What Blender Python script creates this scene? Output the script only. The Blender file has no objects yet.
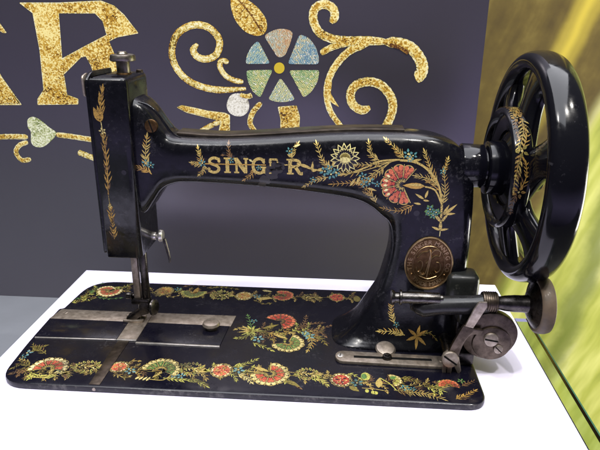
import bpy, bmesh, math, random
from mathutils import Vector, Matrix
from mathutils.bvhtree import BVHTree
from mathutils.geometry import tessellate_polygon
random.seed(7)
PI = math.pi
S = 0.01                                   # everything is written in centimetres, the scene is in metres
scene = bpy.context.scene
C = scene.collection

# ------------------------------------------------------------------ camera
CAM = Vector((25.4007, -36.2097, 26.6847)); PITCH, YAW, ROLL, FPX = 0.3488, 0.0629, 0.0094, 584.31
fw = Vector((-math.sin(YAW)*math.cos(PITCH), math.cos(YAW)*math.cos(PITCH), -math.sin(PITCH)))
r0 = Vector((math.cos(YAW), math.sin(YAW), 0)); u0 = r0.cross(fw)
rt = math.cos(ROLL)*r0 + math.sin(ROLL)*u0; up = -math.sin(ROLL)*r0 + math.cos(ROLL)*u0
cd = bpy.data.cameras.new('camera'); cam = bpy.data.objects.new('camera', cd); C.objects.link(cam)
cd.sensor_width = 36; cd.lens = FPX/600*36; cd.clip_start = 0.02; cd.clip_end = 50
cam.matrix_world = Matrix(((rt.x, up.x, -fw.x, CAM.x*S), (rt.y, up.y, -fw.y, CAM.y*S), (rt.z, up.z, -fw.z, CAM.z*S), (0, 0, 0, 1)))
scene.camera = cam

# ------------------------------------------------------------------ world, lamps, exposure
world = bpy.data.worlds.new('World'); scene.world = world; world.use_nodes = True
wn = world.node_tree.nodes; wl = world.node_tree.links
bg = wn['Background']; bg.inputs['Strength'].default_value = 1.6
tc = wn.new('ShaderNodeTexCoord'); sp = wn.new('ShaderNodeSeparateXYZ'); rp = wn.new('ShaderNodeValToRGB')
mr = wn.new('ShaderNodeMapRange'); mr.inputs[1].default_value = -1; mr.inputs[2].default_value = 1
wl.new(tc.outputs['Generated'], sp.inputs[0]); wl.new(sp.outputs['Z'], mr.inputs[0]); wl.new(mr.outputs[0], rp.inputs[0]); wl.new(rp.outputs[0], bg.inputs[0])
for k, (p_, c_) in enumerate(((0.0, (0.03, 0.03, 0.035)), (0.20, (0.06, 0.055, 0.08)), (0.33, (0.54, 0.47, 0.86)), (0.455, (0.04, 0.04, 0.045)), (0.6, (0.06, 0.06, 0.065)), (0.97, (0.145, 0.148, 0.142)))):
    e_ = rp.color_ramp.elements[k] if k < 2 else rp.color_ramp.elements.new(p_)
    e_.position = p_; e_.color = (*c_, 1)

def lamp(name, loc, target, power, size, color=(1, 1, 1), size_y=None):
    l = bpy.data.lights.new(name, 'AREA'); l.energy = power; l.size = size*S; l.color = color
    if size_y: l.shape = 'RECTANGLE'; l.size_y = size_y*S
    o = bpy.data.objects.new(name, l); C.objects.link(o); o.location = Vector(loc)*S
    o.rotation_euler = (Vector(target)-Vector(loc)).to_track_quat('-Z', 'Y').to_euler()
    return o
lamp('ceiling_lamp', (15, 10, 230), (20, 8, 0), 125, 300, (0.93, 0.94, 1.0), 190)
lamp('spot_lamp', (70, -60, 170), (22, 8, 0), 14, 6, (1.0, 0.96, 0.9))
lamp('spot_lamp', (95, -30, 150), (30, 8, 5), 8, 4, (1.0, 0.96, 0.9))
lamp('spot_lamp', (-40, -70, 170), (15, 20, 5), 14, 8, (1.0, 0.96, 0.9))
lamp('wall_fill', (180, 40, -25), (85, 75, -14), 22, 70, (1.0, 0.97, 0.85), 70)  # added fill light to brighten the printed wall, not a known fixture
scene.view_settings.view_transform = 'Standard'; scene.view_settings.look = 'None'
scene.view_settings.exposure = 0.0; scene.view_settings.gamma = 1

# ------------------------------------------------------------------ materials
def nodes(name):
    m = bpy.data.materials.new(name); m.use_nodes = True
    return m, m.node_tree.nodes, m.node_tree.links, m.node_tree.nodes['Principled BSDF']
def coord(n, l, scale=(1, 1, 1)):
    t = n.new('ShaderNodeTexCoord'); mp = n.new('ShaderNodeMapping'); mp.inputs['Scale'].default_value = [100*s for s in scale]
    l.new(t.outputs['Object'], mp.inputs[0]); return mp.outputs[0]
def noise(n, l, co, scale, detail=4, rough=0.6):
    t = n.new('ShaderNodeTexNoise'); t.inputs['Scale'].default_value = scale; t.inputs['Detail'].default_value = detail
    t.inputs['Roughness'].default_value = rough; l.new(co, t.inputs['Vector']); return t.outputs['Fac']
def ramp(n, l, fac, stops, interp='LINEAR'):
    r = n.new('ShaderNodeValToRGB'); r.color_ramp.interpolation = interp
    e = r.color_ramp.elements
    while len(e) < len(stops): e.new(0.5)
    for k, (p, c) in enumerate(stops):
        e[k].position = p; e[k].color = (c, c, c, 1) if isinstance(c, (int, float)) else (*c, 1)
    l.new(fac, r.inputs[0]); return r.outputs[0]
def mix(n, l, fac, a, b):
    m = n.new('ShaderNodeMix'); m.data_type = 'RGBA'
    if isinstance(fac, (int, float)): m.inputs[0].default_value = fac
    else: l.new(fac, m.inputs[0])
    for s, v in ((6, a), (7, b)):
        if isinstance(v, tuple): m.inputs[s].default_value = (*v, 1)
        else: l.new(v, m.inputs[s])
    return m.outputs[2]
def bump(n, l, b, h, strength, dist=0.0003):
    x = n.new('ShaderNodeBump'); x.inputs['Strength'].default_value = strength; x.inputs['Distance'].default_value = dist
    l.new(h, x.inputs['Height']); l.new(x.outputs[0], b.inputs['Normal'])

def enamel(name, base=(0.003, 0.003, 0.005), wear=(0.03, 0.029, 0.034), rough=(0.10, 0.32), amount=0.63, bmp=0.25):
    m, n, l, b = nodes(name); co = coord(n, l)
    big = noise(n, l, co, 0.35, 5); fine = noise(n, l, co, 3.5, 6, 0.7)
    mm = n.new('ShaderNodeMath'); mm.operation = 'MULTIPLY'; l.new(big, mm.inputs[0]); l.new(fine, mm.inputs[1])
    w = ramp(n, l, mm.outputs[0], [(amount*0.5, 0.0), (amount*0.5+0.10, 1.0)])
    l.new(mix(n, l, w, base, wear), b.inputs['Base Color'])
    rr = ramp(n, l, noise(n, l, co, 0.9, 7, 0.68), [(0.38, rough[0]), (0.62, rough[1])])
    l.new(rr, b.inputs['Roughness'])
    b.inputs['Specular IOR Level'].default_value = 0.30
    b.inputs['Coat Weight'].default_value = 0.05; b.inputs['Coat Roughness'].default_value = 0.12
    bump(n, l, b, noise(n, l, co, 1.3, 4), bmp, 0.0004)
    return m
def metal(name, c1, c2, rough=(0.25, 0.45), scale=2.0, stretch=(1, 1, 1), metallic=1.0):
    m, n, l, b = nodes(name); co = coord(n, l, stretch)
    a = noise(n, l, co, scale, 6, 0.65)
    l.new(ramp(n, l, a, [(0.35, c1), (0.68, c2)]), b.inputs['Base Color'])
    l.new(ramp(n, l, noise(n, l, co, scale*2.3, 4), [(0.3, rough[0]), (0.75, rough[1])]), b.inputs['Roughness'])
    b.inputs['Metallic'].default_value = metallic
    bump(n, l, b, noise(n, l, co, scale*5, 3), 0.12, 0.0002)
    return m
def paint(name, col, metallic=0.0, rough=0.35, var=0.35, scale=6):
    m, n, l, b = nodes(name); co = coord(n, l)
    d = tuple(c*(1-var) for c in col); e = tuple(min(1, c*(1+var*0.5)) for c in col)
    l.new(ramp(n, l, noise(n, l, co, scale, 3), [(0.3, d), (0.7, e)]), b.inputs['Base Color'])
    b.inputs['Metallic'].default_value = metallic; b.inputs['Roughness'].default_value = rough
    b.inputs['Coat Weight'].default_value = 0.3; b.inputs['Coat Roughness'].default_value = 0.15
    return m
M = {}
M['enamel'] = enamel('black_enamel')
M['bed'] = enamel('bed_enamel', base=(0.0035, 0.0033, 0.0075), rough=(0.12, 0.32), amount=0.68, bmp=0.12)
M['wheel'] = enamel('wheel_enamel', rough=(0.08, 0.20), amount=0.73, bmp=0.10)
M['wheel'].node_tree.nodes['Principled BSDF'].inputs['Specular IOR Level'].default_value = 0.2
M['wheel'].node_tree.nodes['Principled BSDF'].inputs['Coat Weight'].default_value = 0.16; M['wheel'].node_tree.nodes['Principled BSDF'].inputs['Coat Roughness'].default_value = 0.05
M['steel'] = metal('worn_steel', (0.215, 0.178, 0.142), (0.42, 0.362, 0.305), (0.34, 0.52), metallic=0.8)
M['bright'] = metal('bright_steel', (0.52, 0.49, 0.45), (0.75, 0.73, 0.7), (0.28, 0.42), metallic=0.85)
M['dark'] = metal('browned_steel', (0.06, 0.047, 0.037), (0.145, 0.115, 0.09), (0.3, 0.5), 1.5)
M['blacksteel'] = metal('blackened_steel', (0.03, 0.028, 0.028), (0.09, 0.08, 0.075), (0.22, 0.4), 1.5)
M['brass'] = metal('copper_brass', (0.085, 0.047, 0.02), (0.19, 0.113, 0.052), (0.35, 0.5), 3)
M['brasshi'] = metal('rubbed_brass', (0.28, 0.19, 0.09), (0.42, 0.30, 0.16), (0.3, 0.4), 3)
M['rubber'] = paint('old_rubber', (0.085, 0.058, 0.034), 0, 0.6, 0.35, 1.2); M['rubber'].node_tree.nodes['Principled BSDF'].inputs['Coat Weight'].default_value = 0.05
M['void'] = paint('dark_slot', (0.004, 0.004, 0.004), 0, 0.8); M['void'].node_tree.nodes['Principled BSDF'].inputs['Coat Weight'].default_value = 0; M['void'].node_tree.nodes['Principled BSDF'].inputs['Specular IOR Level'].default_value = 0.1
# decal colours
DC = dict(gold=(0.50, 0.37, 0.105), amber=(0.45, 0.265, 0.055), pale=(0.72, 0.60, 0.24), cream=(0.80, 0.66, 0.32), red=(0.36, 0.04, 0.022),
          coral=(0.56, 0.135, 0.06), green=(0.09, 0.19, 0.045), teal=(0.05, 0.17, 0.17), olive=(0.24, 0.19, 0.04), lime=(0.42, 0.40, 0.08),
          brown=(0.16, 0.085, 0.03), sky=(0.13, 0.27, 0.28), ink=(0.006, 0.005, 0.008), worn=(0.016, 0.0145, 0.0135))
DK = list(DC)
def decals(tag, f, var=0.45, rub=0.40):
    out_ = []
    for k in DK:
        m = paint(tag+k, tuple(c*f for c in DC[k]), 0.25 if k in ('gold', 'amber', 'pale', 'olive') else 0.0, 0.4, var, 9); n, l = m.node_tree.nodes, m.node_tree.links
        b = n['Principled BSDF']; src = b.inputs['Base Color'].links[0].from_socket; co = coord(n, l)
        a = n.new('ShaderNodeMath'); a.operation = 'MULTIPLY'; l.new(noise(n, l, co, 0.6, 4), a.inputs[0]); l.new(noise(n, l, co, 9.0, 4, 0.7), a.inputs[1])
        w = ramp(n, l, a.outputs[0], [(rub*0.38, 0.85), (rub*0.62, 0.0)])
        l.new(mix(n, l, w, src, (0.008, 0.007, 0.008)), b.inputs['Base Color']); out_.append(m)
    return out_
DM = decals('decal_', 1.25, rub=0.33); DB = decals('bed_decal_', 0.90); DH = decals('head_decal_', 0.9)  # same palette; bed copy darkened in colour to offset the stronger light there

# ------------------------------------------------------------------ object helpers
def empty(name, loc, label=None, cat=None, parent=None, group=None):
    o = bpy.data.objects.new(name, None); C.objects.link(o); o.empty_display_size = 0.02
    o['origin'] = list(loc); o.location = Vector(loc)*S
    if parent: o.parent = parent; o.location = (Vector(loc)-Vector(parent['origin']))*S
    if label: o['label'] = label
    if cat: o['category'] = cat
    if group: o['group'] = group
    return o
def obj(name, bm, mats, parent=None, loc=None, smooth=True, label=None, cat=None, kind=None, angle=40):
    if not isinstance(mats, (list, tuple)): mats = [mats]
    if loc is None: loc = parent['origin'] if parent else (0, 0, 0)
    loc = Vector(loc)
    for v in bm.verts: v.co = (v.co-loc)*S
    me = bpy.data.meshes.new(name); bm.normal_update(); bm.to_mesh(me); bm.free()
    for m in mats: me.materials.append(m)
    if smooth:
        me.polygons.foreach_set('use_smooth', [True]*len(me.polygons)); me.set_sharp_from_angle(angle=math.radians(angle))
    o = bpy.data.objects.new(name, me); C.objects.link(o); o['origin'] = list(loc); o.location = loc*S
    if parent: o.parent = parent; o.location = (loc-Vector(parent['origin']))*S
    if label: o['label'] = label
    if cat: o['category'] = cat
    if kind: o['kind'] = kind
    return o
def box(bm, x0, x1, y0, y1, z0, z1, bev=0.0, seg=2, mi=0):
    b2 = bmesh.new(); bmesh.ops.create_cube(b2, size=1)
    for v in b2.verts: v.co = Vector(((x0+x1)/2+v.co.x*(x1-x0), (y0+y1)/2+v.co.y*(y1-y0), (z0+z1)/2+v.co.z*(z1-z0)))
    if bev: bmesh.ops.bevel(b2, geom=b2.edges[:], offset=bev, segments=seg, profile=0.5, affect='EDGES', clamp_overlap=True)
    merge(bm, b2, mi)
def merge(bm, b2, mi=None):
    mp = {v: bm.verts.new(v.co) for v in b2.verts}
    for f in b2.faces:
        try: g = bm.faces.new([mp[v] for v in f.verts])
        except ValueError: continue
        g.material_index = f.material_index if mi is None else mi
    b2.free()
def lathe(bm, prof, origin, axis, seg=48, mi=0, close=False):
    """prof = [(radius, distance along axis)]"""
    a = Vector(axis).normalized(); t = Vector((0, 0, 1)) if abs(a.z) < 0.9 else Vector((1, 0, 0))
    e1 = a.cross(t).normalized(); e2 = a.cross(e1); o = Vector(origin); rings = []
    for r, h in prof:
        if r < 1e-6: rings.append([bm.verts.new(o+a*h)])
        else: rings.append([bm.verts.new(o+a*h+e1*r*math.cos(2*PI*k/seg)+e2*r*math.sin(2*PI*k/seg)) for k in range(seg)])
    prs = list(zip(rings, rings[1:])) + ([(rings[-1], rings[0])] if close else [])
    for A, B in prs:
        for k in range(seg):
            k2 = (k+1) % seg
            vs = [A[k % len(A)], A[k2 % len(A)], B[k2 % len(B)], B[k % len(B)]]
            u = []
            for v in vs:
                if v not in u: u.append(v)
            if len(u) > 2:
                f = bm.faces.new(u); f.material_index = mi
    bmesh.ops.recalc_face_normals(bm, faces=bm.faces[:])
def cyl(bm, p0, p1, r, r2=None, bev=0.04, seg=32, mi=0):
    p0 = Vector(p0); p1 = Vector(p1); h = (p1-p0).length; r2 = r if r2 is None else r2
    b2 = bmesh.new(); bev = min(bev, h*0.3, r*0.5, r2*0.5)
    lathe(b2, [(0, 0), (r-bev, 0), (r-bev*0.3, bev*0.3), (r, bev), (r2, h-bev), (r2-bev*0.3, h-bev*0.3), (r2-bev, h), (0, h)], p0, p1-p0, seg)
    merge(bm, b2, mi)
def prism(bm, pts, axis, d0, d1, bev=0.05, mi=0):
    """extrude a 2D outline; axis 'y': pts=(x,z); 'z': pts=(x,y); 'x': pts=(y,z)"""
    def P(p, d): return Vector((p[0], d, p[1])) if axis == 'y' else Vector((p[0], p[1], d)) if axis == 'z' else Vector((d, p[0], p[1]))
    b2 = bmesh.new(); a = [b2.verts.new(P(p, d0)) for p in pts]; b = [b2.verts.new(P(p, d1)) for p in pts]; n = len(pts)
    b2.faces.new(a); b2.faces.new(b[::-1])
    for k in range(n): b2.faces.new([a[k], b[k], b[(k+1) % n], a[(k+1) % n]])
    bmesh.ops.recalc_face_normals(b2, faces=b2.faces[:])
    if bev:
        es = [e for e in b2.edges if (e.verts[0] in a) == (e.verts[1] in a)]
        bmesh.ops.bevel(b2, geom=es, offset=bev, segments=2, profile=0.5, affect='EDGES', clamp_overlap=True)
    merge(bm, b2, mi)
def tube(bm, pts, rad, seg=16, mi=0, cap=True):
    pts = [Vector(p) for p in pts]; n = len(pts); rings = []; ref = None
    for k, p in enumerate(pts):
        d = (pts[min(k+1, n-1)]-pts[max(k-1, 0)]).normalized()
        if ref is None: ref = d.orthogonal().normalized()
        ref = (ref-d*ref.dot(d)).normalized(); e2 = d.cross(ref); r = rad[k] if isinstance(rad, (list, tuple)) else rad
        rings.append([bm.verts.new(p+ref*r*math.cos(2*PI*j/seg)+e2*r*math.sin(2*PI*j/seg)) for j in range(seg)])
    for A, B in zip(rings, rings[1:]):
        for j in range(seg): bm.faces.new([A[j], A[(j+1) % seg], B[(j+1) % seg], B[j]]).material_index = mi
    if cap:
        bm.faces.new(rings[0][::-1]).material_index = mi; bm.faces.new(rings[-1]).material_index = mi
def crspline(P, sub):
    P = [tuple(p) for p in P]; out = []
    for i in range(len(P)-1):
        p0 = P[max(i-1, 0)]; p1 = P[i]; p2 = P[i+1]; p3 = P[min(i+2, len(P)-1)]
        for s in range(sub):
            t = s/sub
            out.append(tuple(0.5*((2*b)+(c-a)*t+(2*a-5*b+4*c-d)*t*t+(-a+3*b-3*c+d)*t**3) for a, b, c, d in zip(p0, p1, p2, p3)))
    out.append(P[-1]); return out
def roundpoly(pts, rad, seg=6):
    out = []; n = len(pts)
    for i in range(n):
        p = Vector(pts[i]); a = Vector(pts[i-1])-p; b = Vector(pts[(i+1) % n])-p
        r = rad[i] if isinstance(rad, (list, tuple)) else rad
        r = min(r, a.length*0.48, b.length*0.48)
        if r <= 0: out.append(tuple(p)); continue
        A = p+a.normalized()*r; B = p+b.normalized()*r
        for k in range(seg+1):
            t = k/seg; out.append(tuple(A*(1-t)**2+p*2*t*(1-t)+B*t*t))
    return out
def screw(name, p, axis, r, h, parent, mat, slot_ang=0.6, dome=0.35):
    """a slotted screw head: domed disc with a dark slot"""
    bm = bmesh.new(); a = Vector(axis).normalized(); p = Vector(p)
    lathe(bm, [(0, 0), (r, 0), (r, h*0.6), (r*0.93, h*0.8), (r*0.6, h*(0.9+dome*0.1)), (0, h)], p, a, 32)
    t = a.orthogonal().normalized(); t = Matrix.Rotation(slot_ang, 3, a) @ t; s = a.cross(t)
    w = r*0.11; L = r*0.93; z = a*(h*1.012)
    f = bm.faces.new([bm.verts.new(p+z+t*x+s*y) for x, y in ((-L, -w), (L, -w), (L, w), (-L, w))]); f.material_index = 1
    for v in f.verts: v.co += a*0.004
    return obj(name, bm, [mat, M['void']], parent)

# ------------------------------------------------------------------ decals: flat transfers laid on a surface
def ray(px, py): return fw+rt*((px-300)/FPX)+up*((225-py)/FPX)
def onZ(px, py, Z=0.0): d = ray(px, py); t = (Z-CAM.z)/d.z; p = CAM+d*t; return (p.x, p.y)
def onY(px, py, Y): d = ray(px, py); t = (Y-CAM.y)/d.y; p = CAM+d*t; return (p.x, p.z)
class Decal:
    def __init__(s, seed=1): s.P = []; s.rnd = random.Random(seed)
    def poly(s, pts, col, layer=0): s.P.append((list(pts), col, layer))
    def stroke(s, pts, w, col, layer=0, w1=None, sub=5):
        pts = crspline(pts, sub) if len(pts) > 2 and sub > 1 else list(pts); n = len(pts); L = []; R = []
        for k, p in enumerate(pts):
            a = Vector(pts[max(k-1, 0)]); b = Vector(pts[min(k+1, n-1)]); d = (b-a).normalized(); nn = Vector((-d.y, d.x))
            ww = w if w1 is None else w+(w1-w)*k/max(1, n-1)
            L.append(tuple(Vector(p)+nn*ww/2)); R.append(tuple(Vector(p)-nn*ww/2))
        for k in range(n-1): s.poly([L[k], L[k+1], R[k+1], R[k]], col, layer)
    def leaf(s, p, ang, L, W, col, layer=0, bend=0.0):
        up_, dn = [], []
        for k in range(6):
            t = k/5; h = W/2*math.sin(PI*t**0.8); y0 = bend*L*t*t
            up_.append((t*L, y0+h)); dn.append((t*L, y0-h))
        c, sn = math.cos(ang), math.sin(ang)
        s.poly([(p[0]+c*x-sn*y, p[1]+sn*x+c*y) for x, y in up_+dn[-2:0:-1]], col, layer)
    def sprig(s, pts, n, L, W, col, spread=0.75, stem=0.07, tip=True, taper=0.45, sides=(1, -1), start=0.12, layer=0):
        n = max(2, round(n*1.15)); W = W*0.72; P = crspline(pts, 10) if len(pts) > 2 else [tuple(Vector(pts[0]).lerp(Vector(pts[1]), t/20)) for t in range(21)]
        s.stroke(P, stem, col, layer, stem*0.5, 1); m = len(P)-1
        for k in range(n):
            t = start+(0.96-start)*k/max(1, n-1); i = min(m-1, int(t*m)); a = Vector(P[i]); d = Vector(P[i+1])-a; ang = math.atan2(d.y, d.x)
            sc = 1-taper*t
            for sd in sides:
                cc = col if s.rnd.random() < .72 else {'gold': 'amber', 'amber': 'brown', 'lime': 'olive', 'olive': 'brown', 'pale': 'gold'}.get(col, col)
                s.leaf(a, ang+sd*(spread+s.rnd.uniform(-.15, .15)), L*sc*s.rnd.uniform(.78, 1.12), W*sc*s.rnd.uniform(.62, .85), cc, layer, -sd*0.1)
        if tip: d = Vector(P[-1])-Vector(P[-2]); s.leaf(P[-1], math.atan2(d.y, d.x), L*0.7, W*0.9, col, layer)
    def disc(s, c, rx, ry, col, layer=0, n=20, scal=0.0, ns=10, rot=0):
        o = []
        for k in range(n):
            a = 2*PI*k/n; f = 1+scal*abs(math.sin(ns*a/2)); x, y = rx*f*math.cos(a), ry*f*math.sin(a)
            o.append((c[0]+x*math.cos(rot)-y*math.sin(rot), c[1]+x*math.sin(rot)+y*math.cos(rot)))
        s.poly(o, col, layer)
    def floret(s, c, r, col='teal', layer=1):
        a0 = s.rnd.random()*PI; n = 5
        for k in range(n):
            a = a0+k*2*PI/n+s.rnd.uniform(-.12, .12); q = (c[0]+r*.28*math.cos(a), c[1]+r*.28*math.sin(a))
            s.leaf(q, a, r*s.rnd.uniform(.6, .78), r*0.42, col, layer)
            if col in ('teal', 'sky'): s.leaf((c[0]+r*.4*math.cos(a), c[1]+r*.4*math.sin(a)), a, r*.42, r*.13, 'sky', layer+1)
        s.disc(c, r*0.15, r*0.15, 'pale', layer+1, 8)
    def fan(s, c, R, a0, a1, n, inner, rim='cream', line='gold', deep=None, sx=1.0, sy=1.0, layer=0):
        """carnation: a scalloped rim round coloured petals, drawn with dark and gold lines"""
        def p(r, a): return (c[0]+sx*r*R*math.cos(a), c[1]+sy*r*R*math.sin(a))
        da = (a1-a0)/n
        def sec(r0, r1, ba, bb, sc, m=10, lobes=1):
            mid = (ba+bb)/2; hw_ = (bb-ba)*(0.5 if m == 30 or r0 > 0.5 else 0.26)
            o = [p(r0, mid+hw_), p(r0, mid), p(r0, mid-hw_)]
            for q in range(m+1):
                t = q/m; o.append(p(r1*(1-sc+sc*abs(math.sin(PI*t*lobes))**0.6), ba+(bb-ba)*t))
            return o
        for k in range(n):
            b0 = a0+k*da; v = s.rnd.uniform(-.02, .02); g = da*0.035
            s.poly(sec(0.2, 1.0+v, b0, b0+da, 0.15), line, layer)
            s.poly(sec(0.3, 0.955+v, b0+g, b0+da-g, 0.15), 'ink', layer+1)
            for h in (0, 1): s.poly(sec(0.6, 0.94+v, b0+g*1.5+h*da*.48, b0+da*.48+h*(da*.5-g*1.5), 0.10), rim, layer+2)
            s.poly(sec(0.30, 0.745+v, b0+g*1.5, b0+da-g*1.5, 0.12, 10, 2), 'ink', layer+3)
            s.poly(sec(0.32, 0.715+v, b0+g*2, b0+da-g*2, 0.12, 10, 2), inner, layer+4)
            if deep: s.poly(sec(0.34, 0.52+v*2, b0+g*3, b0+da-g*3, 0.3, 12, 3), deep, layer+5)
            for q in (0.2, 0.4, 0.6, 0.8):
                s.stroke([p(0.42+s.rnd.uniform(0, .1), b0+da*q), p(0.70+s.rnd.uniform(-.08, .03), b0+da*q)], R*0.03, 'ink' if q in (.2, .8) else (deep or line), layer+6, R*0.012, 1)
            s.stroke([p(0.15, b0), p(0.93, b0)], R*0.085, 'ink', layer+6, R*0.06, 1); s.stroke([p(0.15, b0), p(0.99, b0)], R*0.035, line, layer+7, R*0.03, 1)
        s.stroke([p(0.15, a1), p(0.99, a1)], R*0.045, line, layer+6, R*0.04, 1)
        s.poly(sec(0.0, 0.36, a0, a1, 0.3, 30, n), 'ink', layer+6)
        for k in range(n): a = a0+(k+.5)*da; s.leaf(p(0.1, a), a, R*0.24, R*0.05, line, layer+7)
    def berry(s, c, rx, ry, col='olive', edge='lime', rot=0.0, layer=0):
        """bud ringed with looped leaflets"""
        def T(x, y): return (c[0]+x*math.cos(rot)-y*math.sin(rot), c[1]+x*math.sin(rot)+y*math.cos(rot))
        for k in range(18):
            a = 2*PI*(k+.5)/18; q = T(rx*0.66*math.cos(a), ry*0.56*math.sin(a)); o = rot+math.atan2(math.sin(a)*1.1, math.cos(a)-0.55)
            L = rx*s.rnd.uniform(.34, .46); s.leaf(q, o, L, rx*.2, edge if k % 2 else 'gold', layer); s.leaf((q[0]+L*.16*math.cos(o), q[1]+L*.16*math.sin(o)), o, L*.62, rx*.085, 'ink', layer+1)
        for k in range(12):
            u = -0.55+1.05*k/11; q = T(rx*u, ry*0.12*math.sin(k*2.4)); s.leaf(q, rot+(0.9 if k % 2 else -0.9)+PI*(0.0), rx*.34, rx*.11, ('gold', 'pale', col)[k % 3], layer+2)
        s.stroke([T(-rx*.75, 0), T(0, ry*.05), T(rx*.7, 0)], rx*.05, 'gold', layer+3)
        s.leaf(T(rx*.75, 0), rot, rx*.5, rx*.22, 'gold', layer+2)
    def rosette(s, c, rx, ry, inner, rim='cream', layer=0):
        s.disc(c, rx, ry, 'gold', layer, 48, 0.08, 16); s.disc(c, rx*0.94, ry*0.94, 'ink', layer+1, 48, 0.08, 16)
        for k in range(16):
            a = 2*PI*(k+.5)/16+s.rnd.uniform(-.05, .05); s.disc((c[0]+rx*.82*math.cos(a), c[1]+ry*.82*math.sin(a)), rx*.135, ry*.135, rim if k % 3 else 'gold', layer+2, 8)
        s.disc(c, rx*0.74, ry*0.74, inner, layer+3, 40, 0.08, 10)
        for k in range(9):
            a = 2*PI*k/9+s.rnd.uniform(-.2, .2); s.leaf((c[0]+rx*.2*math.cos(a), c[1]+ry*.2*math.sin(a)), a, rx*.5, rx*.17, ('red', 'amber', 'gold')[k % 3] if inner != 'red' else ('amber', 'ink', 'coral')[k % 3], layer+4)
        for k in range(16):
            a = s.rnd.uniform(0, 2*PI); r = s.rnd.uniform(.1, .66); s.disc((c[0]+rx*r*math.cos(a), c[1]+ry*r*math.sin(a)), rx*0.055, ry*0.055, rim if k % 2 else 'ink', layer+5, 6)
    def mums(s, c, R, layer=0):
        """chrysanthemum drawn in outline"""
        for ring, (r0, L, n, off) in enumerate(((0.30, 0.72, 15, 0), (0.12, 0.58, 11, .3), (-.05, 0.45, 9, .1))):
            for k in range(n):
                a = off+PI*2*k/n if ring == 0 else off+PI*(k+0.3)/n-0.1
                q = (c[0]+R*r0*math.cos(a), c[1]+R*r0*math.sin(a))
                s.leaf(q, a, R*L, R*0.36, 'pale', layer+ring*2)
                s.leaf((q[0]+R*.06*math.cos(a), q[1]+R*.06*math.sin(a)), a, R*L*0.78, R*0.22, 'ink' if ring < 2 else 'olive', layer+ring*2+1)
        s.disc((c[0], c[1]-R*0.12), R*0.34, R*0.2, 'pale', layer+7, 14)
    def lay(s, bm, fn, m0=1, lift=0.012, step=0.0035):
        for pts, col, layer in s.P:
            q = []
            for p in pts:
                r = fn(p)
                if r is None: q = None; break
                q.append(r[0]+r[1]*(lift+step*layer))
            if not q or len(q) < 3: continue
            try:
                tri = tessellate_polygon([q]) if len(q) > 4 else [tuple(range(len(q)))]
            except Exception: continue
            nn = fn(pts[0])[1]; vs = [bm.verts.new(x) for x in q]
            for t in tri:
                try: f = bm.faces.new([vs[i] for i in t])
                except ValueError: continue
                f.normal_update()
                if f.normal.dot(nn) < 0: f.normal_flip()
                f.material_index = m0+DK.index(col)
def cast(bvh, d):
    d = Vector(d)
    def fn(o):
        h, n, i, t = bvh.ray_cast(Vector(o), d)
        return None if h is None else (h, n if n.dot(d) < 0 else -n)
    return fn

#==SETTING==
# ------------------------------------------------------------------ the setting
PY = 33.0; LZ = onY(0, 295.5, PY)[1]       # the sign panel's face and the ledge it stands on
bm = bmesh.new(); box(bm, -300, 400, -160, 400, -121, -120)
mf, n, l, b = nodes('dark_floor'); co = coord(n, l); l.new(ramp(n, l, noise(n, l, co, 0.05), [(0.3, 0.10), (0.7, 0.16)]), b.inputs['Base Color']); b.inputs['Roughness'].default_value = 0.5
obj('floor', bm, mf, kind='structure', smooth=False)

def plain(name, col, rough=0.5, var=0.06, scale=0.2):
    m, n, l, b = nodes(name); co = coord(n, l)
    l.new(ramp(n, l, noise(n, l, co, scale, 5), [(0.3, tuple(c*(1-var) for c in col)), (0.7, tuple(min(.95, c*(1+var)) for c in col))]), b.inputs['Base Color'])
    b.inputs['Roughness'].default_value = rough; return m
TZ = -0.55
pl = empty('display_plinth', (20, 6, -120), 'white display plinth with a smooth square top under the sewing machine', 'plinth')
bm = bmesh.new(); box(bm, -2.1, 42.75, -8.5, 21.7, TZ-3, TZ, 0.06)
obj('plinth_top', bm, plain('white_laminate', (0.76, 0.73, 0.92), 0.42, 0.02), pl)
bm = bmesh.new(); box(bm, -1.6, 42.2, -8.1, 21.2, -119.99, TZ-3.004)
obj('plinth_body', bm, plain('white_paint', (0.80, 0.80, 0.80), 0.5, 0.03), pl)

# clear glass strip along the right side
mg, n, l, b = nodes('green_glass'); b.inputs['Base Color'].default_value = (0.80, 0.93, 0.86, 1); b.inputs['Roughness'].default_value = 0.02; b.inputs['Transmission Weight'].default_value = 1; b.inputs['IOR'].default_value = 1.45
mge = plain('glass_edge_green', (0.03, 0.10, 0.06), 0.15)
bm = bmesh.new(); box(bm, 42.85, 44.1, -8.5, 14.5, TZ-0.9, TZ-0.05)
g = obj('glass_shelf', bm, mg, loc=(43.5, -12, TZ-0.9), smooth=False, label='clear glass strip running along the right side of the white plinth', cat='glass')
bm = bmesh.new(); box(bm, 44.1, 44.22, -8.5, 14.5, TZ-0.9, TZ-0.05)
obj('edge', bm, mge, g, smooth=False)

# grey ledge behind the plinth on which the sign panel stands
bm = bmesh.new(); prism(bm, [(-160, -60), (-2.4, -60), (-2.4, 22.6), (40.5, 22.6), (40.5, 60), (-160, 60)], 'z', -119.99, LZ, 0.1)
obj('display_ledge', bm, plain('pale_grey_paint', (0.15, 0.16, 0.18), 0.5, 0.05), loc=(-40, 40, -120), label='pale grey display ledge behind the plinth carrying the dark sign panel', cat='ledge')

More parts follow.
